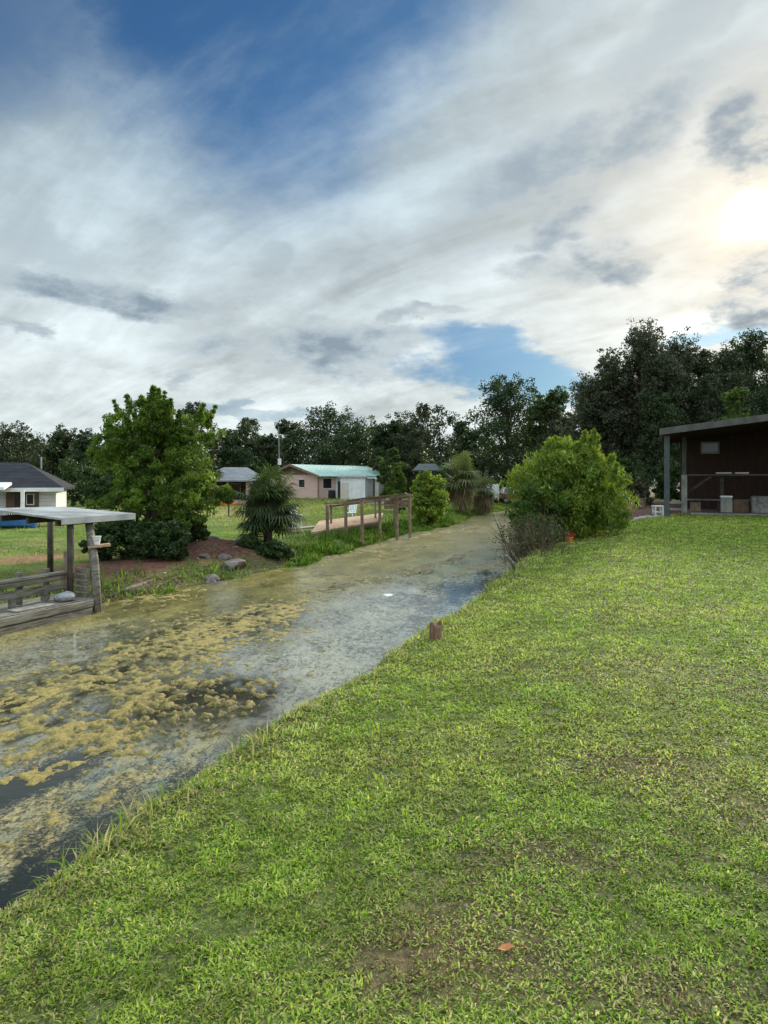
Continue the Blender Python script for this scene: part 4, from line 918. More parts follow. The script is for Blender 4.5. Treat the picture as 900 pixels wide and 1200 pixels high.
for px, ly, w, h, m__, lab in ((868, 3.4, 0.55, 0.42, 'carton', 'brown carton on the pavilion floor right of the cooler'), (815, 3.3, 0.38, 0.34, 'brownwood', 'small wooden crate on the pavilion floor beside the inner post'), (891, 2.9, 0.62, 0.62, 'greywood', 'taller grey crate on the pavilion floor near the right border')):
    x, y, _ = pav(lx(px, ly), FY+ly); ct = thing('crate', lab, 'box', (x, y, SZ), 'boxes on the pavilion floor'); MB().box((x, y, SZ+h/2), (w, 0.4, h)).build('body', M[m__], ct, bevel=0.01)
    m_ = MB()
    for s_ in (-1, 1): m_.box((x+s_*w*0.24, y, SZ+h+0.012), (w*0.46, 0.40, 0.022))
    m_.build('lid', M[m__], ct); spin(ct)
def px_x(px, D): return (px-450)/800*D
x, y = px_x(771, 25.6), 25.6; g = hz(x, y)
rt2 = thing('low_stand', 'low white wooden stand on the ground left of the pavilion corner post', 'stand', (x, y, g))
MB().box((x, y, g+0.37), (0.36, 0.3, 0.05)).build('top', M['white'], rt2)
for sx in (-1, 1):
    for sy in (-1, 1): MB().box((x+sx*0.14, y+sy*0.12, g+0.17), (0.05, 0.05, 0.345)).build('leg', M['white'], rt2)
MB().box((x, y, g+0.15), (0.30, 0.26, 0.03)).build('shelf', M['white'], rt2)
for px, yb, col_, lab in ((752, 596, 'brownwood', 'small brown bucket in the tangle left of the pavilion'), (738, 600, 'tanwood', 'tan bucket in the tangle left of the pavilion')):
    D = 28.0; x = px_x(px, D); g = hz(x, D); pt = thing('bucket', lab, 'bucket', (x, D, g))
    MB().lathe((x, D, g), [(0.14, 0), (0.18, 0.36), (0.195, 0.36), (0.195, 0.40), (0.165, 0.40), (0.13, 0.06)], 14).build('body', M[col_], pt)
    MB().tube([(x-0.19, D, g+0.38), (x-0.14, D, g+0.52), (x, D, g+0.58), (x+0.14, D, g+0.52), (x+0.19, D, g+0.38)], 0.01, 6).build('handle', M['grey'], pt)

# ------------------------------------------------------------------ boat dock across the canal, at the left border
def uvp(u, v, z): x, y = uv2xy(u, v); return np.array([x, y, z])
c0 = uv2xy(*wp(116, 718)); ud0, vd0 = wp(116, 718)
rt = thing('boat_dock', 'weathered timber boat dock with low pale tin roof at the left border', 'dock', uvp(ud0, vd0, WATER))
U0 = ud0-9.0
def ubar(ua, ub, v, z, w, h, nm, m__, par=rt): return MB().bar(uvp(ua, v, z), uvp(ub, v, z), w, h).build(nm, m__, par, bevel=0.008)
# roof
za = 0.93; m_ = MB(); ua, ub, va, vb = ud0-0.58, ud0+1.42, vd0-0.40, vd0-2.5
m_.hexa([uvp(ua, vb, za+0.14), uvp(ua, va, za-0.02), uvp(ub, va, za-0.02), uvp(ub, vb, za+0.14), uvp(ua, vb, za+0.18), uvp(ua, va, za+0.02), uvp(ub, va, za+0.02), uvp(ub, vb, za+0.14)])
rf = m_.build('roof', M['docktin'], rt)
m_ = MB(); m_.bar(uvp(ua, va+0.02, za-0.045), uvp(ub, va+0.02, za-0.045), 0.03, 0.13); m_.bar(uvp(ub+0.017, va+0.03, za-0.05), uvp(ub+0.017, vb, za+0.06), 0.03, 0.14)
m_.build('fascia', M['tinroof'], rf)
for v in (va-0.25, (va+vb)/2, vb+0.3): ubar(ua+0.1, ub-0.2, v, za-0.10+(va-v)*0.04, 0.07, 0.12, 'beam', M['darkwood'])
# posts
top = at(104, 611, 14.4); MB().tube([uvp(ud0, vd0, -1.5), (uvp(ud0, vd0, -1.0)+top)/2+np.array([0.01, 0, 0.1]), top], [0.095, 0.088, 0.078], 10).build('post', M['dockwood'], rt, smooth=True)
for (u, v, z0, r, mm) in ((ud0-0.26, vd0-0.50, -0.8, 0.065, 'darkwood'), (ud0-0.2, vd0-2.8, -0.8, 0.07, 'darkwood'), (ud0+1.3, vd0-2.8, -0.8, 0.07, 'darkwood')):
    MB().tube([uvp(u, v, z0), uvp(u, v, za-0.1)], r, 10).build('post', M[mm], rt, smooth=True)
# low walkway at the water
wd = MB(); u = U0
k = 0; rng = np.random.default_rng(12)
while u < ud0-0.06:
    wd.hexa([uvp(u, vd0-1.25, -0.74), uvp(u, vd0-0.10, -0.74), uvp(u+0.135, vd0-0.10, -0.74), uvp(u+0.135, vd0-1.25, -0.74), uvp(u, vd0-1.25, -0.70), uvp(u, vd0-0.10+rng.normal(0, .01), -0.70), uvp(u+0.135, vd0-0.10+rng.normal(0, .01), -0.70), uvp(u+0.135, vd0-1.25, -0.70)]); u += 0.148
wd.build('deck', M['dockwood'], rt)
ubar(U0, ud0-0.10, vd0-0.06, -0.785, 0.055, 0.145, 'fascia_board', M['dockwood']); ubar(U0, ud0-0.12, vd0-0.066, -0.945, 0.045, 0.15, 'fascia_board', M['dockwood'])
# raised back rail of upright boards with cap and posts
VB = vd0-0.66
for i, u in enumerate(np.arange(ud0-8.1, ud0-0.2, 0.62)): MB().box(uvp(u, VB-0.05, -0.36), (0.09, 0.09, 0.62), rz=-TH).build('rail_post', M['dockwood'], rt)
ubar(U0, ud0-0.20, VB+0.03, -0.17, 0.16, 0.05, 'rail_cap', M['dockwood'])
ubar(U0, ud0-0.20, VB+0.05, -0.26, 0.035, 0.10, 'rail_board', M['dockwood']); ubar(U0, ud0-0.20, VB+0.05, -0.44, 0.05, 0.15, 'rail_board', M['dockwood'])
for u in np.arange(ud0-8.0, ud0-0.2, 0.72): MB().box(uvp(u, VB+0.06, -0.61), (0.10, 0.09, 0.20), rz=-TH).build('rail_leg', M['dockwood'], rt)
m_ = MB()
for k in range(5): m_.box(uvp(ud0-0.02, vd0-0.42, -0.66+k*0.125), (0.05, 0.34, 0.10), rz=-TH+PI/2)
m_.build('end_panel', M['dockwood'], rt)
for du in (-0.25, ): MB().box(uvp(ud0+du, VB+0.08, -0.22), (0.11, 0.11, 0.95), rz=-TH).build('rail_post', M['brownwood'], rt)
# shelf board on the corner post, a white bucket on it
s0, s1 = at(103, 641, 14.2), at(129, 638, 14.4); MB().bar(s0, s1, 0.24, 0.05).build('shelf', M['tanwood'], rt)
p = at(113, 639, 14.28); p[2] += 0.028+0.0; p[2] = (s0[2]+s1[2])/2+0.028
bk = thing('bucket', 'small white bucket on the shelf of the boat dock corner post', 'bucket', p)
MB().lathe(p, [(0.065, 0), (0.088, 0.155), (0.094, 0.155), (0.094, 0.175), (0.08, 0.175), (0.06, 0.03)], 16).build('body', M['whiteplastic'], bk, smooth=False)
MB().tube([p+np.array([-0.09, 0, 0.16]), p+np.array([-0.07, -0.06, 0.10]), p+np.array([0, -0.09, 0.075]), p+np.array([0.07, -0.06, 0.10]), p+np.array([0.09, 0, 0.16])], 0.004, 5).build('handle', M['grey'], bk)
# grey tarp bundle and white board on the walkway
p = uvp(ud0-0.55, vd0-0.36, -0.70); me = stone_bm(np.random.default_rng(77), 0.22, 0.62); me.materials.append(surf('grey_tarp', (0.36, 0.35, 0.35), (0.22, 0.22, 0.22), 5, 0.7, bump=0.5))
o = link('covered_bundle', me, me.materials[0]) if False else bpy.data.objects.new('covered_bundle', me); C.objects.link(o); o.location = [float(q) for q in p+np.array([0, 0, 0.10])]; o.scale = (1.0, 0.8, 0.9); tag(o, 'rounded grey covered bundle lying on the boat dock walkway', 'bundle')
tag(MB().bar(uvp(ud0-1.75, vd0-0.34, -0.682), uvp(ud0-0.95, vd0-0.30, -0.682), 0.30, 0.03).build('loose_board', M['palerock'], loc=p, bevel=0.005), 'pale loose board lying on the boat dock walkway', 'board')
a_, c_, d_ = gd(124, 701, -0.93), gd(150, 690, -0.86), gd(190, 677, -0.80)
tag(MB().tube([a_, c_, d_], [0.05, 0.05, 0.045], 8).build('drain_pipe', M['rock'], loc=c_, smooth=True), 'dull grey pipe lying along the muddy shore right of the boat dock', 'pipe')
p = gd(193, 678, -0.85); tag(MB().tube([p-np.array([0, 0, .2]), p+np.array([0.01, 0, 0.16])], 0.03, 8).build('marker_stake', M['white'], loc=p), 'tiny white stake at the waterline under the shore tree', 'stake')

# ------------------------------------------------------------------ frame dock in the middle
rt = thing('frame_dock', 'brown timber dock frame with a tilted tan deck in the middle of the far shore', 'dock', gd(425, 641, WATER))
tops = {}
for i, (xt, yt, xb, yb, zb) in enumerate([(424, 588, 425, 640, WATER), (383.5, 592, 384, 632, WATER+0.2), (405, 591, 405.5, 633, WATER+0.15), (445, 587, 445.5, 633, -0.95), (465, 584, 465.5, 630, -0.9), (480, 582, 480.5, 627, -0.85), (388, 594, 388, 622, -0.6), (440, 588, 440, 616, -0.6), (462, 586, 462, 615, -0.6)]):
    p = gd(xb, yb, zb); t = at(xt, yt, p[1]); w = 0.105 if i < 6 else 0.08
    MB().bar(p-np.array([0, 0, 0.4]), t, w, w).build('post', M['brownwood'], rt, bevel=0.01); tops[i] = t
def beam(i, j, dz=0.0, w=0.05, h=0.085, m__='brownwood', nm='beam'):
    a_, b_ = np.array(tops[i]), np.array(tops[j]); d = (b_-a_)/np.linalg.norm(b_-a_)*0.12
    MB().bar(a_-d+np.array([0, 0, dz]), b_+d+np.array([0, 0, dz]), w, h).build(nm, M[m__], rt)
beam(0, 3, 0.07); beam(3, 4, 0.09); beam(4, 5, 0.07); beam(1, 2, 0.07); beam(2, 0, 0.05); beam(6, 7, 0.03); beam(7, 8, 0.03); beam(1, 6, 0.11); beam(5, 8, 0.02)
m_ = MB()      # slats over the top
for t in np.linspace(0.04, 0.96, 16):
    a_ = np.array(tops[0])*(1-t)+np.array(tops[5])*t; b_ = np.array(tops[6])*(1-t)+np.array(tops[8])*t; m_.bar(a_+np.array([0, 0, 0.15]), b_+np.array([0, 0, 0.15]), 0.12, 0.022)
m_.build('top_slats', M['brownwood'], rt)
# deck and its dark underside
q = [at(364, 624, 27.6), at(446, 610.5, 33.2), at(449, 601, 35.4), at(374, 610.5, 30.6)]
m_ = MB(); dz = np.array([0, 0, 0.07]); m_.hexa([q[0]-dz, q[1]-dz, q[2]-dz, q[3]-dz, q[0], q[1], q[2], q[3]]); dk = m_.build('deck', M['tanwood'], rt)
for k, t in enumerate((0.05, 0.35, 0.65, 0.95)):
    a_ = q[0]*(1-t)+q[1]*t-np.array([0, 0, 0.13]); b_ = q[3]*(1-t)+q[2]*t-np.array([0, 0, 0.13]); MB().bar(a_, b_, 0.08, 0.11).build('joist', M['darkwood'], dk)
MB().bar(q[0]+np.array([0.03, 0.05, -0.14]), q[1]+np.array([0.0, 0.03, -0.14]), 0.06, 0.13).build('skirt_board', M['brownwood'], dk)
m_ = MB(); a_, b_ = at(338, 620, 29.5), at(371, 617, 30.8); m_.bar(a_, b_, 0.7, 0.06); m_.build('walkway', M['greywood'], rt)
m_ = MB()
for k in range(2):
    a_ = np.array(tops[4])*1.0; b_ = np.array(tops[5])*1.0; zz = -0.22-0.19*k; m_.bar(a_+np.array([-0.55, 0.10, zz]), b_+np.array([-0.05, 0.10, zz]), 0.03, 0.16)
m_.build('side_panel', M['brownwood'], rt)
def chair(px, ybase, D, rz, label):
    x = px_x(px, D); g = hz(x, D); rt = thing('garden_chair', label, 'chair', (x, D, g), 'white garden chairs'); R = lambda dx, dy, z: (x+dx*math.cos(rz)-dy*math.sin(rz), D+dx*math.sin(rz)+dy*math.cos(rz), g+z)
    MB().box(R(0, 0, 0.41), (0.50, 0.48, 0.04), rz=rz).build('seat', M['whiteplastic'], rt, bevel=0.01)
    m_ = MB()
    for k in range(5): m_.bar(R(-0.20+0.10*k, 0.22, 0.43), R(-0.20+0.10*k, 0.33, 0.84), 0.07, 0.025)
    m_.bar(R(-0.25, 0.33, 0.85), R(0.25, 0.33, 0.85), 0.03, 0.07); m_.build('backrest', M['whiteplastic'], rt)
    for sx in (-1, 1):
        for sy in (-1, 1): MB().bar(R(sx*0.23, sy*0.21, -0.02), R(sx*0.21, sy*0.20, 0.40), 0.045, 0.045).build('leg', M['whiteplastic'], rt)
        m_ = MB(); m_.bar(R(sx*0.26, -0.22, 0.62), R(sx*0.26, 0.26, 0.64), 0.05, 0.03); m_.bar(R(sx*0.26, -0.2, 0.40), R(sx*0.26, -0.2, 0.61), 0.04, 0.04); m_.build('armrest', M['whiteplastic'], rt)
chair(346, 618, 33, 0.5, 'white garden chair on the grass right of the fan palm')
chair(411, 606, 39, -0.4, 'white garden chair on the grass behind the frame dock')

# ------------------------------------------------------------------ houses across the canal
def poly(name, m__, par, pts, thick=0.08):
    """a flat polygon given thickness along its normal"""
    P = [Vector([float(c) for c in q]) for q in pts]; n = (P[1]-P[0]).cross(P[2]-P[0]).normalized()*thick; k = len(P)
    return MB().raw(P+[q-n for q in P], [tuple(range(k)), tuple(range(2*k-1, k-1, -1))]+[(i, i+k, (i+1) % k+k, (i+1) % k) for i in range(k)]).build(name, m__, par)
def hip_roof(x0, x1, y0, y1, ze, zr_, rx0, rx1, m__, par, t=0.12):
    ym = (y0+y1)/2
    a_, b_, c_, d_, e_, f_ = (x0, y0, ze), (x1, y0, ze), (x1, y1, ze), (x0, y1, ze), (rx0, ym, zr_), (rx1, ym, zr_); low = [(q[0], q[1], q[2]-t) for q in (a_, b_, c_, d_)]
    return MB().raw([a_, b_, c_, d_, e_, f_]+low, [(0, 1, 5, 4), (1, 2, 5), (2, 3, 4, 5), (3, 0, 4), (9, 8, 7, 6), (0, 6, 7, 1), (1, 7, 8, 2), (2, 8, 9, 3), (3, 9, 6, 0)]).build('roof', m__, par)
# charcoal roofed house
D = 40.0; X = lambda px: px_x(px, D); ZP = lambda py: EYE+(560-py)/800*D
rt = thing('house', 'white house with charcoal hip roof and brown porch boards at the left border', 'house', (X(66), D, LAND))
xl = X(-150)
rf = hip_roof(xl, X(75), D-0.7, D+7.5, ZP(571.5), ZP(541), xl+4, X(26), M['shingle'], rt)
m_ = MB(); m_.box(((xl+X(75))/2, D-0.72, ZP(573.5)), (X(75)-xl, 0.04, 0.22)); m_.build('fascia', M['white'], rf)
MB().box(((xl+X(65))/2, D+3.6, (ZP(572)+LAND)/2), (X(65)-xl, 6.6, ZP(572)-LAND)).build('wall', M['siding'], rt)
for i, (a_, b_) in enumerate(((13, 21), (28, 47))): MB().box(((X(a_)+X(b_))/2, D+0.27, LAND+0.86), (X(b_)-X(a_), 0.06, 1.66)).build('board_panel', M['brownsiding'], rt)
dr = MB().box((X(24.5), D+0.26, LAND+0.84), (0.30*1.0, 0.05, 1.62)).build('door', M['darkwood'], rt)
wn = MB().box((X(38), D+0.215, LAND+1.15), (0.34, 0.04, 0.55)).build('window', M['glass'], rt); m_ = MB()
for s_ in (-1, 1): m_.box((X(38)+s_*0.19, D+0.205, LAND+1.15), (0.05, 0.05, 0.66)); m_.box((X(38), D+0.207, LAND+1.15+s_*0.30), (0.32, 0.05, 0.05))
m_.build('frame', M['white'], wn)
pr = MB(); pr.hexa([(X(-60), D-2.6, ZP(573)), (X(20), D-2.6, ZP(573)), (X(22), D-0.75, ZP(568)), (X(-60), D-0.75, ZP(568)), (X(-60), D-2.6, ZP(570)), (X(20), D-2.6, ZP(570)), (X(22), D-0.75, ZP(565)), (X(-60), D-0.75, ZP(565))]); pr.build('porch_roof', M['white'], rt)
for px in (-20, 11): MB().box((px_x(px, D-2.4), D-2.4, (ZP(573.5)+LAND)/2), (0.17, 0.17, ZP(573.5)-LAND)).build('porch_post', M['white'], rt)
MB().box(((X(-60)+X(66))/2, D-1.5, LAND+0.08), (X(66)-X(-60), 3.2, 0.2)).build('porch_floor', M['palerock'], rt)
m_ = MB(); m_.bar((X(22), D-3.0, LAND+0.75), (X(66), D-3.0, LAND+0.75), 0.05, 0.06)
for px in np.arange(22, 67, 2.2): m_.box((X(px), D-3.0, LAND+0.38), (0.035, 0.035, 0.7))
m_.build('porch_rail', M['white'], rt)
m_ = MB(); m_.tube([(X(43), D+3, ZP(545)-0.2), (X(43), D+3, ZP(534))], 0.05, 8); m_.build('vent_pipe', M['grey'], rf)
rt.rotation_euler = (0, 0, math.radians(20))
# grey hip roofed house
D = 62.0
rt = thing('house', 'low house with grey hip roof and open brown porch left of the brick house', 'house', (X(275), D, LAND))
hip_roof(X(226), X(315), D-0.5, D+7.5, ZP(563), ZP(547), X(262), X(290), M['greyshingle'], rt)
MB().box(((X(228)+X(308))/2, D+5.2, (ZP(564)+LAND)/2), (X(308)-X(228), 4.2, ZP(564)-LAND-0.16)).build('wall', M['brownsiding'], rt)
MB().box(((X(288)+X(310))/2, D+1.8, (ZP(564)+LAND)/2), (X(310)-X(288), 3.6, ZP(564)-LAND-0.18)).build('side_room', M['brick'], rt)
for px in (236, 253, 267): MB().box((X(px), D+0.1, (ZP(564.5)+LAND)/2), (0.22, 0.22, ZP(564.5)-LAND-0.1)).build('porch_post', M['cream'], rt)
wn = MB().box((X(276), D+3.06, LAND+1.4), (0.8, 0.05, 0.8)).build('window', M['glass'], rt); m_ = MB()
for s_ in (-1, 1): m_.box((X(276)+s_*0.44, D+3.05, LAND+1.4), (0.08, 0.07, 0.97)); m_.box((X(276), D+3.052, LAND+1.4+s_*0.44), (0.79, 0.07, 0.08))
m_.build('frame', M['white'], wn)
rt.rotation_euler = (0, 0, math.radians(12))
x, y = px_x(272, 58), 58.0; g = hz(x, y); ot = thing('kayak', 'bright orange kayak lying on the grass before the grey roofed house', 'kayak', (x, y, g))
m_ = MB(); m_.tube([(x-1.15, y-0.2, g+0.28), (x-0.7, y-0.12, g+0.22), (x, y, g+0.22), (x+0.7, y+0.12, g+0.22), (x+1.15, y+0.2, g+0.28)], [0.03, 0.22, 0.27, 0.22, 0.03], 10); m_.build('hull', M['orange'], ot, smooth=True)
MB().lathe((x, y, g+0.46), [(0.19, 0), (0.21, 0.06), (0.16, 0.06), (0.14, 0)], 14).build('cockpit_rim', M['black'], ot)
# rail fence between tree and palm
p = [gd(226, 608, LAND), gd(243, 607, LAND), gd(268, 606, LAND), gd(294, 606, LAND)]
rt = thing('rail_fence', 'grey single rail fence on thin posts left of the fan palm', 'fence', p[0])
for q in p: MB().tube([np.array([q[0], q[1], hz(q[0], q[1])-0.1]), np.array([q[0], q[1], LAND+1.0])], 0.05, 8).build('post', M['darkwood'], rt)
for q, r_ in zip(p[:-1], p[1:]): MB().bar(np.array([q[0], q[1], LAND+0.98]), np.array([r_[0], r_[1], LAND+0.98]), 0.12, 0.14).build('rail', M['greywood'], rt)
# pink brick house with green metal roof: corner nearest to us, gable to the left
cor = np.array([px_x(373, 78), 78.0]); al = math.radians(32); gd_ = np.array([-math.cos(al), math.sin(al)]); ld = np.array([math.sin(al), math.cos(al)])*1.0; GW, LN = 7.4, 15.0
zb, ze, zt_ = LAND, EYE+(560-556.5)/800*78, EYE+(560-545)/800*82
rt = thing('house', 'pink brick house with light green metal roof and brown gable', 'house', (cor[0], cor[1], zb))
pp = lambda g_, l_, z: np.array([*(cor+gd_*g_+ld*l_), z])
MB().hexa([pp(0, 0, zb), pp(0, LN, zb), pp(GW, LN, zb), pp(GW, 0, zb), pp(0, 0, ze), pp(0, LN, ze), pp(GW, LN, ze), pp(GW, 0, ze)]).build('wall', M['brick'], rt)
MB().raw([pp(0.0, 0.01, ze+0.005), pp(GW, 0.01, ze+0.005), pp(GW/2, 0.01, zt_-0.06), pp(0, 0.3, ze+0.005), pp(GW, 0.3, ze+0.005), pp(GW/2, 0.3, zt_-0.06)], [(0, 2, 1), (3, 4, 5), (0, 1, 4, 3), (1, 2, 5, 4), (2, 0, 3, 5)]).build('gable', M['brownsiding'], rt)
e_ = 0.55; dn = (zt_-ze)/(GW/2)*e_
rf = MB()
for s_, g0 in ((-1, -e_), (1, GW+e_)):
    a_, b_, c_, d_ = pp(g0, -e_, ze-dn+0.06), pp(g0, LN+e_, ze-dn+0.06), pp(GW/2+s_*-0.004, LN+e_, zt_+0.06), pp(GW/2+s_*-0.004, -e_, zt_+0.06); dz = np.array([0, 0, 0.09]); rf.hexa([a_-dz, b_-dz, c_-dz, d_-dz, a_, b_, c_, d_] if s_ < 0 else [b_-dz, a_-dz, d_-dz, c_-dz, b_, a_, d_, c_])
rfo = rf.build('roof', M['greenroof'], rt)
m_ = MB()
for g0 in (-e_, GW+e_): m_.bar(pp(g0, -e_-0.04, ze-dn-0.03), pp(GW/2, -e_-0.04, zt_-0.03), 0.06, 0.26)
m_.build('barge_board', M['brownwood'], rfo)
def wallbox(nm, par, m__, g_, l_, z, w, h, along, proud=0.04):   # a panel on the gable wall (along='g') or on the long wall
    c_ = pp(g_, -proud/2, z) if along == 'g' else pp(-proud/2, l_, z)
    d = gd_ if along == 'g' else ld; a_ = c_-np.array([*d, 0])*w/2; b_ = c_+np.array([*d, 0])*w/2; return MB().bar(a_, b_, proud, h).build(nm, m__, par)
for along, g_, l_, z, w, h in (('g', 2.4, 0, 1.1, 0.75, 0.9), ('l', 0, 1.7, 1.1, 1.5, 1.1)):
    wn = wallbox('window', rt, M['glass'], g_, l_, z, w, h, along); 
    for s_ in (-1, 1):
        wallbox('frame', wn, M['white'], g_, l_, z+s_*(h/2+0.05), w+0.2, 0.09, along, 0.06)
wallbox('wall_panel', rt, M['siding'], 0, 8.6, (zb+ze)/2-0.05, 10.4, ze-zb-0.15, 'l', 0.05)
dr = wallbox('door', rt, M['darkwood'], 0, 4.2, zb+1.0, 1.0, 2.0, 'l', 0.08)
m_ = MB(); m_.tube([pp(-0.06, -0.06, zb), pp(-0.06, -0.06, ze-0.1)], 0.09, 8); m_.build('downpipe', M['brownwood'], rt)
# white shed with carport
D = 74.0
rt = thing('shed', 'white upright boarded shed with flat white awning before the green roofed house', 'shed', (X(412), D, LAND))
MB().box(((X(399)+X(428))/2, D+1.3, (ZP(559)+LAND)/2), (X(428)-X(399), 2.6, ZP(559)-LAND)).build('wall', M['vsiding'], rt)
m_ = MB(); m_.hexa([(X(396), D-0.2, ZP(559.5)), (X(430), D-0.2, ZP(559.5)), (X(430), D+2.9, ZP(557.5)), (X(396), D+2.9, ZP(557.5)), (X(396), D-0.2, ZP(558)), (X(430), D-0.2, ZP(558)), (X(430), D+2.9, ZP(556)), (X(396), D+2.9, ZP(556))]); m_.build('roof', M['tinroof'], rt)
aw = MB().box(((X(430.5)+X(441))/2, D+0.9, ZP(560)), (X(441)-X(430.5), 2.4, 0.12)).build('awning', M['white'], rt)
for dy in (-0.1, 1.9): MB().box((X(438), D+dy, (ZP(560.8)+LAND)/2), (0.22, 0.22, ZP(560.8)-LAND)).build('post', M['darkwood'], rt)
dr = MB().box((X(404), D-0.03, LAND+0.95), (0.85, 0.05, 1.85)).build('door', M['cream'], rt); MB().box((X(407), D-0.075, LAND+0.95), (0.06, 0.04, 0.12)).build('handle', M['grey'], dr)
D = 84.0
rt = thing('shed', 'small pale lean-to shed right of the white boarded shed', 'shed', (X(448), D, LAND))
MB().box((X(448), D+1.2, (ZP(563)+LAND)/2), (X(457)-X(439), 2.4, ZP(563)-LAND)).build('wall', M['cream'], rt)
m_ = MB(); m_.hexa([(X(437.5), D-0.2, ZP(562.5)), (X(458.5), D-0.2, ZP(562.5)), (X(458.5), D+2.6, ZP(561)), (X(437.5), D+2.6, ZP(561)), (X(437.5), D-0.2, ZP(561.5)), (X(458.5), D-0.2, ZP(561.5)), (X(458.5), D+2.6, ZP(560)), (X(437.5), D+2.6, ZP(560))]); m_.build('roof', M['tinroof'], rt)
MB().box((X(448), D-0.03, LAND+0.9), (0.9, 0.05, 1.75)).build('door', M['greywood'], rt)
# dark barrel beside the shed, stacked white boards
x, y = px_x(389, 76), 76.0; rt = thing('barrel', 'dark blue barrel standing by the long white wall of the brick house', 'barrel', (x, y, LAND))
MB().lathe((x, y, LAND), [(0.36, -0.05), (0.40, 0.1), (0.43, 0.5), (0.40, 0.95), (0.36, 1.0)], 14).build('body', M['black'], rt); MB().lathe((x, y, LAND+1.0), [(0.37, 0.002), (0.37, 0.05), (0.1, 0.07)], 14).build('lid', M['blue'], rt)
x, y = px_x(446, 62), 62.0; g = hz(x, y); rt = thing('board_stack', 'low stack of pale boards on the grass below the sheds', 'boards', (x, y, g))
for k in range(3): MB().box((x+0.05*k, y, g+0.12+k*0.14), (2.3-0.15*k, 0.8, 0.11), rz=0.1*k-0.05).build('board', M['white' if k != 1 else 'cream'], rt)
# aerial mast and power line
b = gd(327.5, 586.5, LAND); D = b[1]
rt = thing('aerial_mast', 'thin grey mast with television aerial beside the brown gable', 'mast', b)
MB().tube([b-np.array([0, 0, 0.2]), at(327.5, 560, D), at(326.5, 500, D)], [0.08, 0.06, 0.035], 8).build('pole', M['grey'], rt)
m_ = MB(); c_ = at(326.7, 510, D); m_.bar(c_+np.array([-0.7, 0, 0]), c_+np.array([1.0, 0, 0]), 0.05, 0.05)
for k in range(6): m_.bar(c_+np.array([-0.6+0.28*k, -0.5+0.05*k, 0.03]), c_+np.array([-0.6+0.28*k, 0.5-0.05*k, 0.03]), 0.03, 0.03)
m_.build('aerial', M['grey'], rt)
bx = at(327.5, 541, D-0.2); MB().box(bx, (0.32, 0.2, 0.65)).build('meter_box', M['white'], rt)
b2 = at(268, 560, 92); b2[2] = LAND
rt = thing('utility_pole', 'dark wooden utility pole half hidden behind the grey hip roof', 'pole', b2)
MB().tube([b2-np.array([0, 0, .3]), np.array([b2[0], b2[1], 5.0])], [0.14, 0.10], 8).build('pole', M['darkwood'], rt); MB().box((b2[0], b2[1]-0.13, 4.5), (1.6, 0.1, 0.12)).build('crossarm', M['darkwood'], rt)
wv = []
for t in np.linspace(0, 1, 12): q = np.array([b2[0], b2[1]-0.2, 4.35])*(1-t)+np.array([px_x(432, 108), 108, 4.6])*t; q[2] -= 0.5*4*t*(1-t); wv.append(q)
tag(MB().tube(wv, 0.03, 5).build('power_line', M['black'], loc=b2), 'thin sagging power line above the green roof', 'cable')

# ------------------------------------------------------------------ yard clutter on the left
x, y = px_x(6, 33), 33.0; g = hz(x, y); rt = thing('rowing_boat', 'small blue boat with pale seats on the grass at the left border', 'boat', (x, y, g))
V = []; nS = 9
for i in range(nS):
    t = i/(nS-1)*2-1; w = 0.55*(1-abs(t)**3*(0.85 if t > 0 else 0.35)); zz = 0.42+0.12*t*t
    for s_, k, dz in ((-1, 1, zz), (-1, 0.8, 0.15), (-0.45, 0.8, 0.02), (0.45, 0.8, 0.02), (1, 0.8, 0.15), (1, 1, zz), (1, 0.86, zz), (0.4, 0.75, 0.08), (-0.4, 0.75, 0.08), (-1, 0.86, zz)): V.append((x+t*1.5, y+s_*k*w, g+dz))
Fs = [(i*10+k, i*10+(k+1) % 10, (i+1)*10+(k+1) % 10, (i+1)*10+k) for i in range(nS-1) for k in range(10)]+[tuple(range(10)), tuple((nS-1)*10+9-k for k in range(10))]
MB().raw(V, Fs).build('hull', M['blue'], rt)
for t in (-0.45, 0.35): MB().box((x+t*1.5, y, g+0.36), (0.28, 0.86, 0.04)).build('seat', surf('pale_blue', (0.35, 0.5, 0.65), (0.28, 0.42, 0.56), 4, 0.5, bump=0) if t < 0 else M['white'], rt)
def picnic(px, D, rz, label, m__):
    x = px_x(px, D); g = hz(x, D); rt = thing('picnic_table', label, 'picnic table', (x, D, g), 'picnic tables in the left yard'); R = lambda dx, dy, z: (x+dx*math.cos(rz)-dy*math.sin(rz), D+dx*math.sin(rz)+dy*math.cos(rz), g+z)
    MB().box(R(0, 0, 0.74), (1.25, 0.70, 0.05), rz=rz).build('table_top', m__, rt, bevel=0.01)
    for s_ in (-1, 1):
        MB().box(R(0, s_*0.62, 0.44), (1.25, 0.26, 0.045), rz=rz).build('seat', m__, rt, bevel=0.01)
        m_ = MB(); m_.bar(R(s_*0.45, -0.55, 0), R(s_*0.45, -0.15, 0.71), 0.05, 0.09); m_.bar(R(s_*0.45, 0.55, 0), R(s_*0.45, 0.15, 0.71), 0.05, 0.09); m_.bar(R(s_*0.395, -0.72, 0.385), R(s_*0.395, 0.72, 0.385), 0.05, 0.08); m_.build('trestle', m__, rt)
picnic(31, 33.5, 0.15, 'tan wooden picnic table on the grass right of the blue boat', M['tanwood'])
picnic(58, 34.5, -0.3, 'darker brown picnic table nearest the boat dock roof end', M['brownwood'])
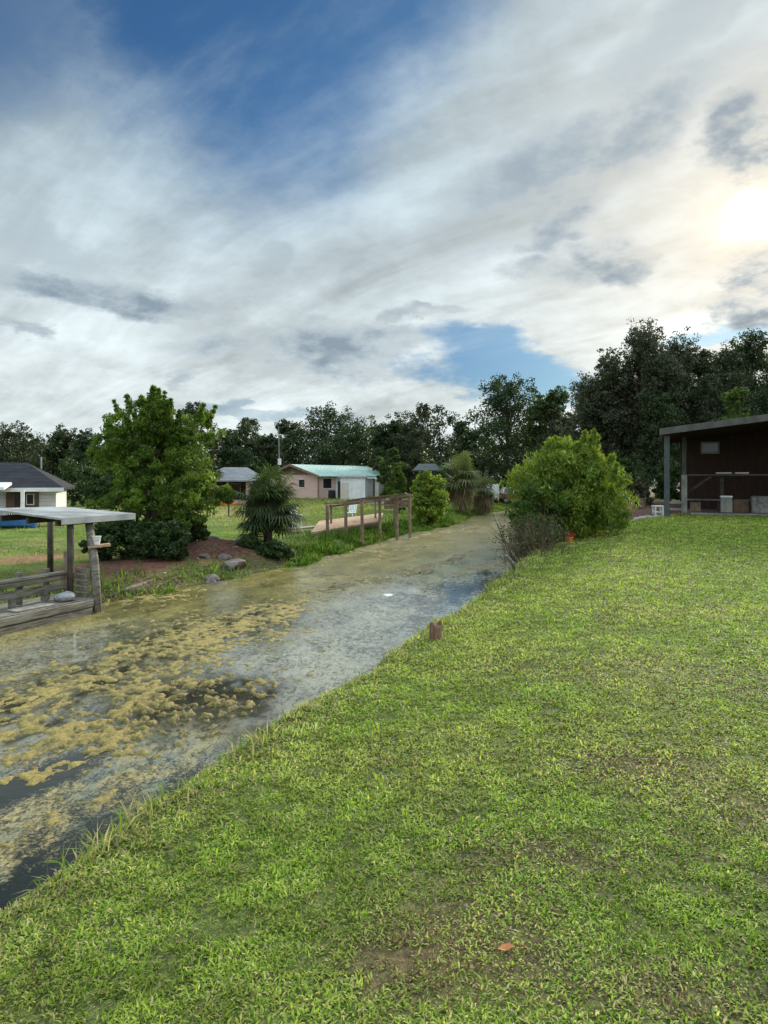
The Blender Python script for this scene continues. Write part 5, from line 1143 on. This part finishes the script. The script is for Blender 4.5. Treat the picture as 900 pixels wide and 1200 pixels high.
# trailers and clutter at the end of the canal
D = 62.0; x0, x1 = X(567), X(585); rt = thing('utility_trailer', 'small grey white box trailer parked at the end of the canal', 'trailer', ((x0+x1)/2, D, LAND))
MB().box(((x0+x1)/2, D+1.2, LAND+1.15), (x1-x0, 2.4, 1.35)).build('body', M['vsiding'], rt, bevel=0.05); MB().box(((x0+x1)/2, D-0.02, LAND+1.2), (0.95, 0.05, 1.1)).build('door', M['white'], rt)
for s_ in (x0+0.12, x1-0.12):
    wh = MB().tube([(s_-0.1, D+1.2, LAND+0.33), (s_+0.1, D+1.2, LAND+0.33)], 0.33, 16).build('wheel', M['black'], rt); MB().tube([(s_-0.12, D+1.2, LAND+0.33), (s_+0.12, D+1.2, LAND+0.33)], 0.17, 12).build('rim', M['grey'], wh)
MB().bar(((x0+x1)/2, D-1.1, LAND+0.45), ((x0+x1)/2, D+0.1, LAND+0.45), 0.1, 0.1).build('drawbar', M['darkwood'], rt)
for q in (x0+0.2, x1-0.2): MB().box((q, D-0.03, LAND+0.58), (0.14, 0.05, 0.1)).build('tail_light', surf('red_lens', (0.5, 0.03, 0.02), (0.35, 0.02, 0.02), 4, 0.3, bump=0), rt)
D = 63.0; x0, x1 = X(588), X(610); rt = thing('pickup_truck', 'red and white pickup truck parked right of the box trailer', 'truck', ((x0+x1)/2, D, LAND))
MB().box(((x0+x1)/2, D+0.9, LAND+0.68), (x1-x0, 1.7, 0.55)).build('body', surf('faded_red_paint', (0.26, 0.07, 0.055), (0.17, 0.05, 0.04), 3, 0.5, bump=0.05), rt, bevel=0.06)
xc = x0+0.62; m_ = MB(); m_.hexa([(xc-0.55, D+0.1, LAND+0.95), (xc+0.6, D+0.1, LAND+0.95), (xc+0.6, D+1.7, LAND+0.95), (xc-0.55, D+1.7, LAND+0.95), (xc-0.4, D+0.25, LAND+1.5), (xc+0.5, D+0.25, LAND+1.5), (xc+0.5, D+1.55, LAND+1.5), (xc-0.4, D+1.55, LAND+1.5)]); cb = m_.build('cab', M['white'], rt, bevel=0.04)
MB().hexa([(xc-0.38, D+0.115, LAND+1.02), (xc+0.46, D+0.115, LAND+1.02), (xc+0.46, D+0.14, LAND+1.02), (xc-0.38, D+0.14, LAND+1.02), (xc-0.3, D+0.225, LAND+1.43), (xc+0.42, D+0.225, LAND+1.43), (xc+0.42, D+0.25, LAND+1.43), (xc-0.3, D+0.25, LAND+1.43)]).build('window', M['glass'], cb)
for q in (x0+0.38, x1-0.38):
    wh = MB().tube([(q, D+0.0, LAND+0.32), (q, D+0.2, LAND+0.32)], 0.32, 16).build('wheel', M['black'], rt); MB().tube([(q, D-0.02, LAND+0.32), (q, D+0.1, LAND+0.32)], 0.17, 12).build('rim', M['grey'], wh)
    wh = MB().tube([(q, D+1.6, LAND+0.32), (q, D+1.8, LAND+0.32)], 0.32, 16).build('wheel', M['black'], rt)
D = 70.0; rt = thing('shed', 'dark low roofed shed behind the tall shaggy palm', 'shed', (X(510), D, LAND))
MB().box((X(508), D+1.5, LAND+1.2), (X(528)-X(488), 3, 2.5)).build('wall', M['darkwood'], rt)
hip_roof(X(484), X(532), D-0.4, D+3.4, EYE+(560-551)/800*D, EYE+(560-543)/800*D, X(492), X(524), M['galv'], rt, 0.1)

# ------------------------------------------------------------------ small strays
p = gd(594, 1122, 0.0); z = hz(p[0], p[1])+0.03
V = [p+np.array([dx, dy, z-p[2]+dz]) for dx, dy, dz in ((-0.035, 0, 0), (-0.01, -0.018, 0.006), (0.03, -0.004, 0.012), (0.012, 0.02, 0.008), (-0.012, 0.018, 0.004), (0, 0, -0.004))]
tag(MB().raw(V, [(5, 0, 1), (5, 1, 2), (5, 2, 3), (5, 3, 4), (5, 4, 0)]).build('fallen_leaf', surf('orange_leaf', (0.55, 0.22, 0.08), (0.40, 0.14, 0.05), 30, 0.7, bump=0.1), loc=p), 'single orange fallen leaf lying on the lawn in the foreground', 'leaf')
p = gd(455, 698, WATER)
V = [p+np.array([math.cos(t)*0.11*(1+0.25*math.sin(3*t)), math.sin(t)*0.16, 0.018]) for t in np.linspace(0, 2*PI, 10)[:-1]]
tag(MB().raw(V+[q-np.array([0, 0, 0.03]) for q in V], [tuple(range(9)), tuple(range(17, 8, -1))]+[(i, i+9, (i+1) % 9+9, (i+1) % 9) for i in range(9)]).build('floating_scrap', M['whiteplastic'], loc=p), 'tiny white scrap floating on the grey film in mid canal', 'scrap')
